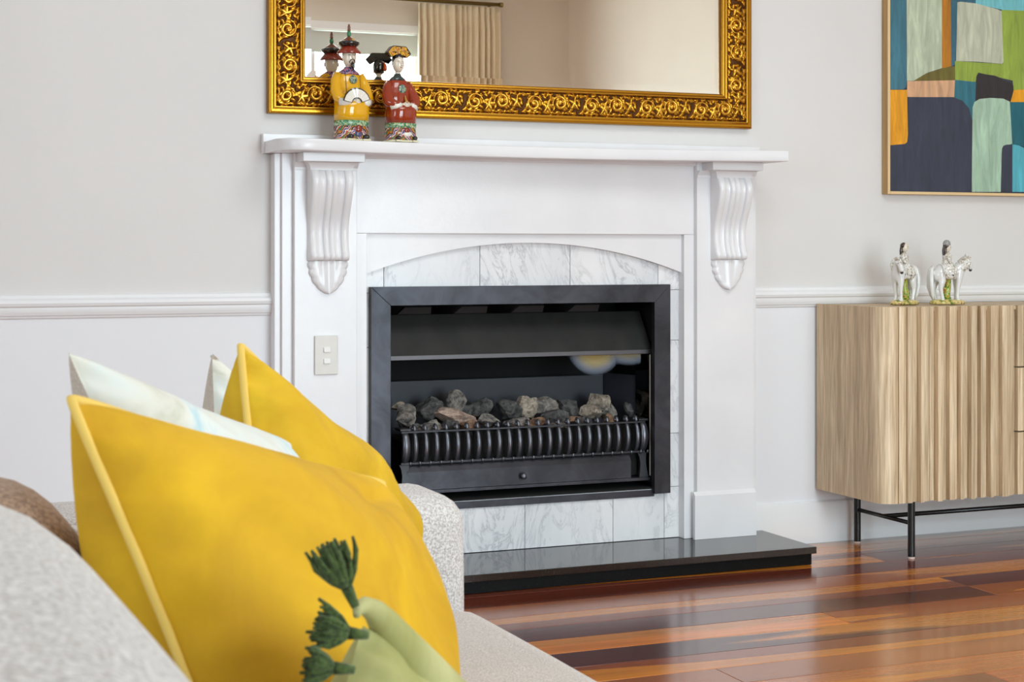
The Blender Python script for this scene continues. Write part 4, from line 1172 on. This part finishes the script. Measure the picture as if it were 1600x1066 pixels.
bm = bmesh.new(); lathe(bm, [(18, 279), (25, 282), (31, 289), (32, 293), (28, 297), (24, 298)], (1, 11, 0), 32); F.out('hat_band', bm, P_['black'])
bm = bmesh.new(); lathe(bm, [(25, 296), (20, 301), (12, 307), (6, 311), (4, 313)], (1, 11, 0), 32); F.out('hat_crown', bm, P_['hatbrown'])
bm = bmesh.new(); blob(bm, (4, -13, 291), (6.5, 4, 9), 12); blob(bm, (4, -8, 301), (4.5, 4, 6), 10); F.out('hat_badge', bm, P_['gold'])
bm = bmesh.new(); lathe(bm, [(4, 311), (6, 315), (6.6, 320), (5, 326), (4, 328)], (1, 11, 0), 16); F.out('hat_bead', bm, P_['green'])
bm = bmesh.new(); lathe(bm, [(3.5, 327), (5.2, 330), (4.6, 334), (3.4, 335.5), (4.6, 338), (4.2, 342), (2.8, 343.5), (3.4, 346), (1, 349)], (1, 11, 0), 16); F.out('hat_finial', bm, P_['hatbrown'])
bm = bmesh.new(); blob(bm, (2, -13.5, 182), (13, 4, 12.5), 18); F.out('medallion', bm, P_['medal'])
for s_ in (-1, 1):
    bm = bmesh.new()
    for k in range(12): blob(bm, (s_*24+2, -10-k*.6+(0 if k < 8 else 0), 196-k*4.6), 1.6, 8)
    F.out('beads', bm, P_['black'])

# seated lady
R2 = fig_root('porcelain_figurine', 1.546, 4.612, 1.3222, 'porcelain seated lady in red robe with wide flat headdress, right one on mantel', 0)
F = Fig(R2, math.radians(12))
seated(F, P_['red'], P_['red'], dict(
  skirt=dict(hem=[(4, 0, -2, 49, 36), (14, 0, -3, 48, 37), (42, 0, -4, 46, 37)],
             wave=[(42, 0, -4, 46.5, 37.5), (48, 0, -5, 47, 38.5), (56, 0, -5, 46.5, 38.5)],
             lap=[(56, 0, -5, 46, 38), (76, 0, -6, 46.5, 40), (94, 0, -7, 46, 41), (108, 0, -6, 42, 39), (116, 0, -2, 34, 32), (120, 0, 0, 26, 26)]),
  torso=[(94, 0, 12, 39, 23), (120, 0, 11, 42, 25), (145, 0, 11, 39, 24), (166, 0, 11, 37, 22), (182, 0, 12, 32, 19), (192, 0, 12, 24, 15), (198, 0, 12, 15, 12), (202, 0, 12, 9, 9)]))
bm = bmesh.new(); loft(bm, [ell(0, -2, z, rx, ry, 32, 3) for z, rx, ry in ((0, 50, 37), (3, 51, 38), (6, 49, 36))]); F.out('base', bm, P_['cream'])
for x in (-26, 30):
    bm = bmesh.new(); blob(bm, (x, -38, 12), (8, 10, 7), 14); F.out('shoe', bm, P_['black'])
    bm = bmesh.new(); box(bm, x-10, x+10, -46, -28, 0, 6, bev=2); F.out('shoe_sole', bm, P_['cream'])
bm = bmesh.new(); blob(bm, (2, -38, 34), (11, 7, 9), 14); F.out('hem_ornament', bm, P_['hatred'])
bm = bmesh.new(); blob(bm, (4, -39, 23), (15, 6, 7), 14); F.out('hem_knot', bm, P_['white'])
for s_ in (-1, 1):
    bm = bmesh.new(); tube(bm, [(s_*29, 11, 180), (s_*39, 5, 160), (s_*45, -4, 136), (s_*44, -15, 118), (s_*33, -26, 111), (s_*20, -33, 110)], [12, 15, 17, 17, 14, 11], 16); F.out('sleeve', bm, P_['red'])
    bm = bmesh.new(); tube(bm, [(s_*42, -21, 103), (s_*30, -33, 106), (s_*16, -40, 110)], [10, 10, 7], 14); F.out('cuff', bm, P_['white'])
    bm = bmesh.new(); blob(bm, (s_*9, -41, 111), (9, 5, 4.5), 12)
    for k in range(4): tube(bm, [(s_*8, -44, 114-2.6*k), (s_*1, -46, 113.5-2.6*k), (-s_*4, -45, 112-2.6*k)], [1.9, 1.7, 1.2], 6)
    tube(bm, [(s_*9, -43, 115), (s_*4, -46, 118)], [2, 1.4], 6)
    F.out('hand', bm, P_['skin'])
bm = bmesh.new(); lathe(bm, [(8, 196), (8.5, 200), (8, 212), (8, 216)], (0, 11, 0), 20); F.out('neck', bm, P_['skin'])
bm = bmesh.new(); loft(bm, [ell(-1, 11, z, rx, ry, 28) for z, rx, ry in ((186, 29, 17.5), (194, 21.5, 14.8), (201, 12, 11.4), (207, 9.6, 9.6))]); F.out('collar', bm, P_['darkcollar'])
bm = bmesh.new(); loft(bm, [ell(0, 9-k, z, rx, ry, 24) for z, rx, ry, k in ((211, 7, 7, 0), (215, 11, 11.5, 1.5), (222, 15, 15.5, 1.5), (231, 17.5, 18, 1), (241, 18, 18.5, 0), (250, 16.5, 17.5, 0), (256, 13, 14, 0))])
hd = F.out('head', bm, P_['skin'])
bm = bmesh.new(); loft(bm, [ell(0, 12, z, rx, ry, 24) for z, rx, ry in ((226, 14, 13), (236, 18.2, 16), (248, 18.4, 17.5), (258, 17, 17), (264, 12, 14), (268, 10, 12))]); F.out('hair', bm, P_['black'], hd)
bm = bmesh.new(); tube(bm, [(0, -8.4, 240), (0, -12, 232), (0, -11.5, 230)], [1.4, 2.6, 2], 8); F.out('nose', bm, P_['skin'], hd)
for s_ in (-1, 1):
    bm = bmesh.new(); tube(bm, [(s_*3.5, -8.8, 237.5), (s_*7, -7.6, 238), (s_*10.5, -5.2, 237)], [.4, .9, .4], 6); F.out('eye', bm, P_['black'], hd)
    bm = bmesh.new(); tube(bm, [(s_*3.5, -9, 242), (s_*7.5, -8, 244), (s_*11, -5, 242.5)], [.4, .7, .4], 6); F.out('eyebrow', bm, P_['black'], hd)
bm = bmesh.new(); tube(bm, [(-2.4, -9.3, 225), (0, -10.2, 224.6), (2.4, -9.3, 225)], [.6, 1.4, .6], 8); F.out('lips', bm, P_['hatred'], hd)
# headdress: flat winged panel
wing = [(-42, 268), (-40, 272), (-25, 288), (-20, 290), (22, 290), (27, 287), (40, 271), (41, 268), (31, 257), (27, 256), (13, 263), (10, 262), (-10, 262), (-14, 262), (-27, 254), (-31, 255)]
bm = bmesh.new(); prism(bm, wing, 'y', 2, 17); hdr = F.out('headdress', bm, P_['black'], smooth=False)
bm = bmesh.new(); prism(bm, [(x*.90, 273+(z-273)*.86) for x, z in wing], 'y', .6, 4); F.out('headdress_face', bm, P_['floral'], hdr, smooth=False)
bm = bmesh.new()
for x, z, r in ((-12, 276, 5), (12, 278, 5), (0, 270, 5.5), (-27, 272, 4.5), (27, 273, 4.5), (0, 283, 4)): blob(bm, (x, .6, z), (r, 2.2, r), 10)
F.out('flower', bm, P_['gold'], hdr)
bm = bmesh.new(); tube(bm, [(14, 24, 262), (18, 27, 250), (18, 28, 238), (18, 27, 232)], [1.5, 5, 6.5, 2], 10); F.out('tassel', bm, P_['orange'], hdr)
bm = bmesh.new(); blob(bm, (2, -12.5, 160), (13.5, 3.6, 13), 18); F.out('medallion', bm, P_['medal'])
bm = bmesh.new(); tube(bm, [(10, -15, 140), (11, -17, 128), (12, -25, 116)], [2, 3.5, 5], 8); F.out('sash', bm, P_['gold'])

# ------------------------------------------------------------------ horse and rider figurines (units mm)
def skin(pts, edges, radii, lvl=2):
    me = bpy.data.meshes.new('t'); me.from_pydata([Vector(p) for p in pts], edges, [])
    o = bpy.data.objects.new('t', me); COL.objects.link(o)
    md = o.modifiers.new('s', 'SKIN')
    for v, r in zip(me.skin_vertices[0].data, radii):
        v.radius = r if isinstance(r, tuple) else (r, r)
    me.skin_vertices[0].data[0].use_root = True
    sb_ = o.modifiers.new('u', 'SUBSURF'); sb_.levels = lvl; sb_.render_levels = lvl
    dg = bpy.context.evaluated_depsgraph_get(); e = o.evaluated_get(dg); m2 = bpy.data.meshes.new_from_object(e)
    bm = bmesh.new(); bm.from_mesh(m2)
    bpy.data.objects.remove(o); bpy.data.meshes.remove(m2)
    return bm
def horse(root, rz, turned, rider_rz, side, hood):
    F = Fig(root, rz)
    # local +x is the way the horse faces
    p = [(0, 0, 100), (-26, 0, 103), (-40, 0, 98), (24, 0, 101), (38, 0, 106)]
    r = [(27, 24), (29, 25), (21, 18), (26, 23), (23, 19)]
    if turned: neck = [((48, side*4, 124), (18, 15)), ((55, side*12, 138), (13, 11)), ((58, side*24, 134), (10.5, 10)), ((59, side*32, 114), (9, 8.5)), ((59, side*34, 101), (9, 8.5))]
    else: neck = [((55, 0, 128), (19, 15)), ((66, 0, 144), (13.5, 10)), ((77, 0, 141), (10.5, 8.5)), ((84, 0, 122), (9, 8)), ((83, 0, 108), (9, 8))]
    p += [q for q, _ in neck]; r += [q for _, q in neck]
    e = [(0, 1), (1, 2), (0, 3), (3, 4), (4, 5), (5, 6), (6, 7), (7, 8), (8, 9)]
    def leg(at, pts, rs):
        b = at
        for q, rr in zip(pts, rs):
            p.append(q); r.append(rr); e.append((b, len(p)-1)); b = len(p)-1
    leg(2, [(-50, 0, 96), (-55, 0, 95)], [(14, 13), (6, 6)])
    for s_ in (-1, 1):
        dx = 9 if s_ == side else -3
        leg(2, [(-34+dx, s_*14, 72), (-40+dx, s_*15, 46), (-35+dx, s_*15, 24), (-32+dx, s_*15, 8)], [(15, 13), (8, 7.5), (6, 6), (7, 6.5)])
        leg(4, [(36, s_*12, 74), (35+s_*3, s_*13, 44), (33+s_*3, s_*13, 23), (35+s_*3, s_*13, 8)], [(11, 11), (7, 6.6), (5.6, 5.6), (7, 6.5)])
    r = [(a_*1.16, b_*1.16) for a_, b_ in r]
    bm = skin(p, e, r)
    for _ in range(5): bmesh.ops.smooth_vert(bm, verts=bm.verts, factor=.5, use_axis_x=True, use_axis_y=True, use_axis_z=True)
    F.out('horse_body', bm, P_['horse'])
    n0, n1, n2 = Vector(neck[0][0]), Vector(neck[1][0]), Vector(neck[2][0])
    bm = bmesh.new()
    for s_ in (-1, 1): tube(bm, [n1+Vector((2, s_*5, 9)), n1+Vector((3, s_*6, 17)), n1+Vector((5, s_*6, 21))], [3.8, 3.2, .8], 8)
    F.out('ears', bm, P_['horse'])
    # mane as overlapping locks
    bm = bmesh.new()
    for k in range(13):
        t_ = k/12; q = n1+Vector((4, 0, 11)) + (Vector((36, 0, 128))-n1-Vector((4, 0, 11)))*t_ + Vector((-1, 0, 5*math.sin(t_*PI)))
        for s_ in (-1, 1):
            w = 6.8+1.4*math.sin(k*2.1)
            tube(bm, [q+Vector((2, 0, 1)), q+Vector((1, s_*11, -7)), q+Vector((3, s_*18, -22)), q+Vector((0, s_*19, -36-4*(k % 3)))], [5, w, w*.85, 1.4], 8)
    tube(bm, [n1+Vector((4, 0, 11)), n2+(n2-n1)*.2+Vector((2, 0, 10)), n2+(n2-n1)*.4+Vector((2, 0, -3))], [5, 5.5, 1.6], 8)
    F.out('mane', bm, P_['dapple'])
    bm = bmesh.new()
    for k in range(5): tube(bm, [(-50, (k-2)*1.5, 122), (-59, (k-2)*3, 110), (-62, (k-2)*5, 84), (-61, (k-2)*5.4, 52), (-57+k, (k-2)*4.6, 24), (-53+k, (k-2)*3, 9)], [5, 7, 8, 7.6, 6, 2.5], 8)
    F.out('tail', bm, P_['horse'])
    q = Vector(neck[4][0]); bm = bmesh.new(); blob(bm, q+Vector((1, 0, 1)), (5.6, 5.6, 5), 12); F.out('muzzle', bm, P_['black'])
    for s_ in (-1, 1):
        dx = 9 if s_ == side else -3
        for x in (-32+dx, 35+s_*3):
            bm = bmesh.new(); lathe(bm, [(8, 0), (7.4, 6), (6, 11)], (x, s_*14, 3), 12); F.out('hoof', bm, P_['horse'])
    h0 = Vector(neck[2][0])
    for s_ in (-1, 1):
        off = Vector((s_*8.4, 0, 0)) if turned else Vector((0, s_*8.4, 0))
        bm = bmesh.new(); blob(bm, h0+off+Vector((0, 0, -2)), (2.2, 2, 2), 8); F.out('eye', bm, P_['black'])
    bm = bmesh.new(); loft(bm, [ell(0, 0, z, rx, ry, 32, 2.4) for z, rx, ry in ((-6, 60, 32), (0, 63, 34), (6, 58, 29), (10, 46, 20))])
    F.out('base', bm, P_['ground'])
    bm = bmesh.new(); tube(bm, [(-6, 0, 4), (-2, 0, 30), (2, 0, 56), (0, 0, 82)], [15, 12, 11, 12], 12)
    for k in range(8):
        a = k*.8; blob(bm, (-4+13*math.cos(a), 9*math.sin(a), 12+k*7), (6, 5, 7), 8)
    F.out('tree_stump', bm, P_['foliage'])
    # rider
    G = Fig(root, rider_rz)
    p = [(-2, 0, 122), (-2, 0, 136), (-1, 0, 150), (0, 0, 162), (0, 0, 172)]
    e = [(0, 1), (1, 2), (2, 3), (3, 4)]; r = [(20, 19), (15, 14), (18, 18), (11, 12), (6, 6)]
    for s_ in (-1, 1):
        b = 3
        for q, rr in (((-2, s_*15, 157), 7), ((1, s_*19, 142), 6), ((10, s_*15, 131), 5), ((18, s_*7, 128), 4)):
            p.append(q); r.append((rr, rr)); e.append((b, len(p)-1)); b = len(p)-1
    bm = skin(p, e, r); G.out('rider_body', bm, P_['dapple'])
    bm = bmesh.new()
    loft(bm, [ell(x, side*y, z, rx, ry, 24) for x, y, z, rx, ry in ((-2, 0, 136, 12, 12), (0, 7, 126, 21, 19), (2, 14, 114, 27, 19), (2, 19, 100, 27, 14), (0, 22, 88, 22, 10), (0, 23, 80, 13, 6))])
    for k in range(7):
        x = -21+7*k; tube(bm, [(x*.6, side*12, 128), (x*.95, side*26, 112), (x*1.05, side*30, 98), (x, side*28, 84+3*abs(k-3))], [2.5, 4.2, 4.4, 1.5], 8)
    F.out('rider_skirt', bm, P_['dapple'])
    bm = bmesh.new(); loft(bm, [ell(0, 0, z, rx, ry, 20) for z, rx, ry in ((170, 5, 5), (175, 9, 8.5), (182, 11.5, 11), (191, 12, 11.5), (198, 8, 8), (201, 2, 2))]); hh = G.out('rider_head', bm, P_['skin'])
    bm = bmesh.new()
    blob(bm, (-3.5, 0, 190.5), (11.8, 12.6, 12), 16)
    for s_ in (-1, 0, 1): tube(bm, [(-8, s_*8, 190), (-10, s_*9, 176), (-10, s_*8, 162), (-8, s_*7, 154)], [5, 5.5, 5, 2], 8)
    G.out('rider_hair', bm, P_['hair'])
    bm = bmesh.new(); tube(bm, [(11, 0, 187), (13.8, 0, 183)], [1.2, 1.8], 8); G.out('nose', bm, P_['skin'], hh)
    bm = bmesh.new()
    for s_ in (-1, 1): blob(bm, (10.6, s_*4, 188), (1.2, 1.6, 1), 8)
    G.out('eyes', bm, P_['black'], hh)
    if hood:
        bm = bmesh.new(); lathe(bm, [(12.6, 193), (13.4, 197), (12, 204), (8, 209), (2, 211)], (-2, 0, 0), 20); G.out('rider_cap', bm, P_['grey'])
    bm = bmesh.new()
    for q in ((6, side*33, 92), (24, side*24, 96), (-14, side*30, 98)): blob(bm, q, (4.5, 2.5, 2.5), 8)
    F.out('bows', bm, P_['indigo'])
TOPZ = SZ1+.0065
h1 = thing('horse_rider_figurine', (3.306, 4.530, TOPZ), 'white porcelain horse and bareheaded lady rider facing the viewer, left on sideboard', 'figurine')
horse(h1, math.radians(-163), True, math.radians(-48), 1, False)
h2 = thing('horse_rider_figurine', (3.458, 4.500, TOPZ), 'white porcelain horse in profile facing right with a capped rider, on sideboard', 'figurine')
horse(h2, math.radians(-12), False, math.radians(-22), -1, True)

# ------------------------------------------------------------------ curtain behind the camera (seen in the mirror)
def at_back(px, py, y=YB+.10):
    r = (px-800)/2531; s, c = math.sin(math.radians(22.5)), math.cos(math.radians(22.5))
    t = (2*(D-.0145)-y)/(c-r*s); return t*(s+r*c), 1.0+(391-py)/2531*t
cx0, _ = at_back(652, 0); cx1, _ = at_back(781, 0); rodz = at_back(770, 8)[1]
bm = bmesh.new(); rows_ = []
n = 150
for zf in (0, .03, .06, .5, 1):
    z = .03 + (rodz-.05)*(1-zf); rr = []
    for i in range(n+1):
        u = i/n; ph = u*2*PI*13 + 1.3*math.sin(u*9.0) + .8*math.sin(u*21+1)
        amp = (.024+.012*math.sin(u*17+zf))*(1 if zf > .04 else .6); pinch = .25*math.sin(ph*2)
        rr.append((cx0+(cx1-cx0)*u + .006*math.sin(ph+zf*3), YB+.10+amp*math.sin(ph+pinch+.5*math.sin(zf*4+u*9)), z))
    rows_.append(rr)
loft(bm, rows_, cap=False, closed=False)
for v in list(bm.verts): pass
cu = finish('curtain', bm, MAT['curtain'], smooth=True, origin=((cx0+cx1)/2, YB+.10, 0))
sm_ = cu.modifiers.new('solid', 'SOLIDIFY'); sm_.thickness = .003
tag(cu, 'cream pleated curtain reflected in the mirror, hanging beside the glazed doors', 'curtain')
cr_ = thing('curtain_rod', (2.6, YB+.10, rodz), 'dull brass curtain rod reflected at the top of the mirror', 'curtain rod')
bm = bmesh.new(); tube(bm, [(1.1, YB+.10, rodz+.005), (cx1+.01, YB+.10, rodz+.005)], .014, 12); finish('pole', bm, MAT['brass'], cr_, smooth=True)
for x in (1.1, cx1+.01):
    bm = bmesh.new(); tube(bm, [(x-.012, YB+.10, rodz+.005), (x+.012, YB+.10, rodz+.005)], .018, 12); finish('finial', bm, MAT['brass'], cr_, smooth=False)
for x in (1.3, 2.7, cx1-.05):
    bm = bmesh.new(); tube(bm, [(x, YB+.001, rodz+.005), (x, YB+.10, rodz+.005)], .008, 8); finish('bracket', bm, MAT['brass'], cr_)
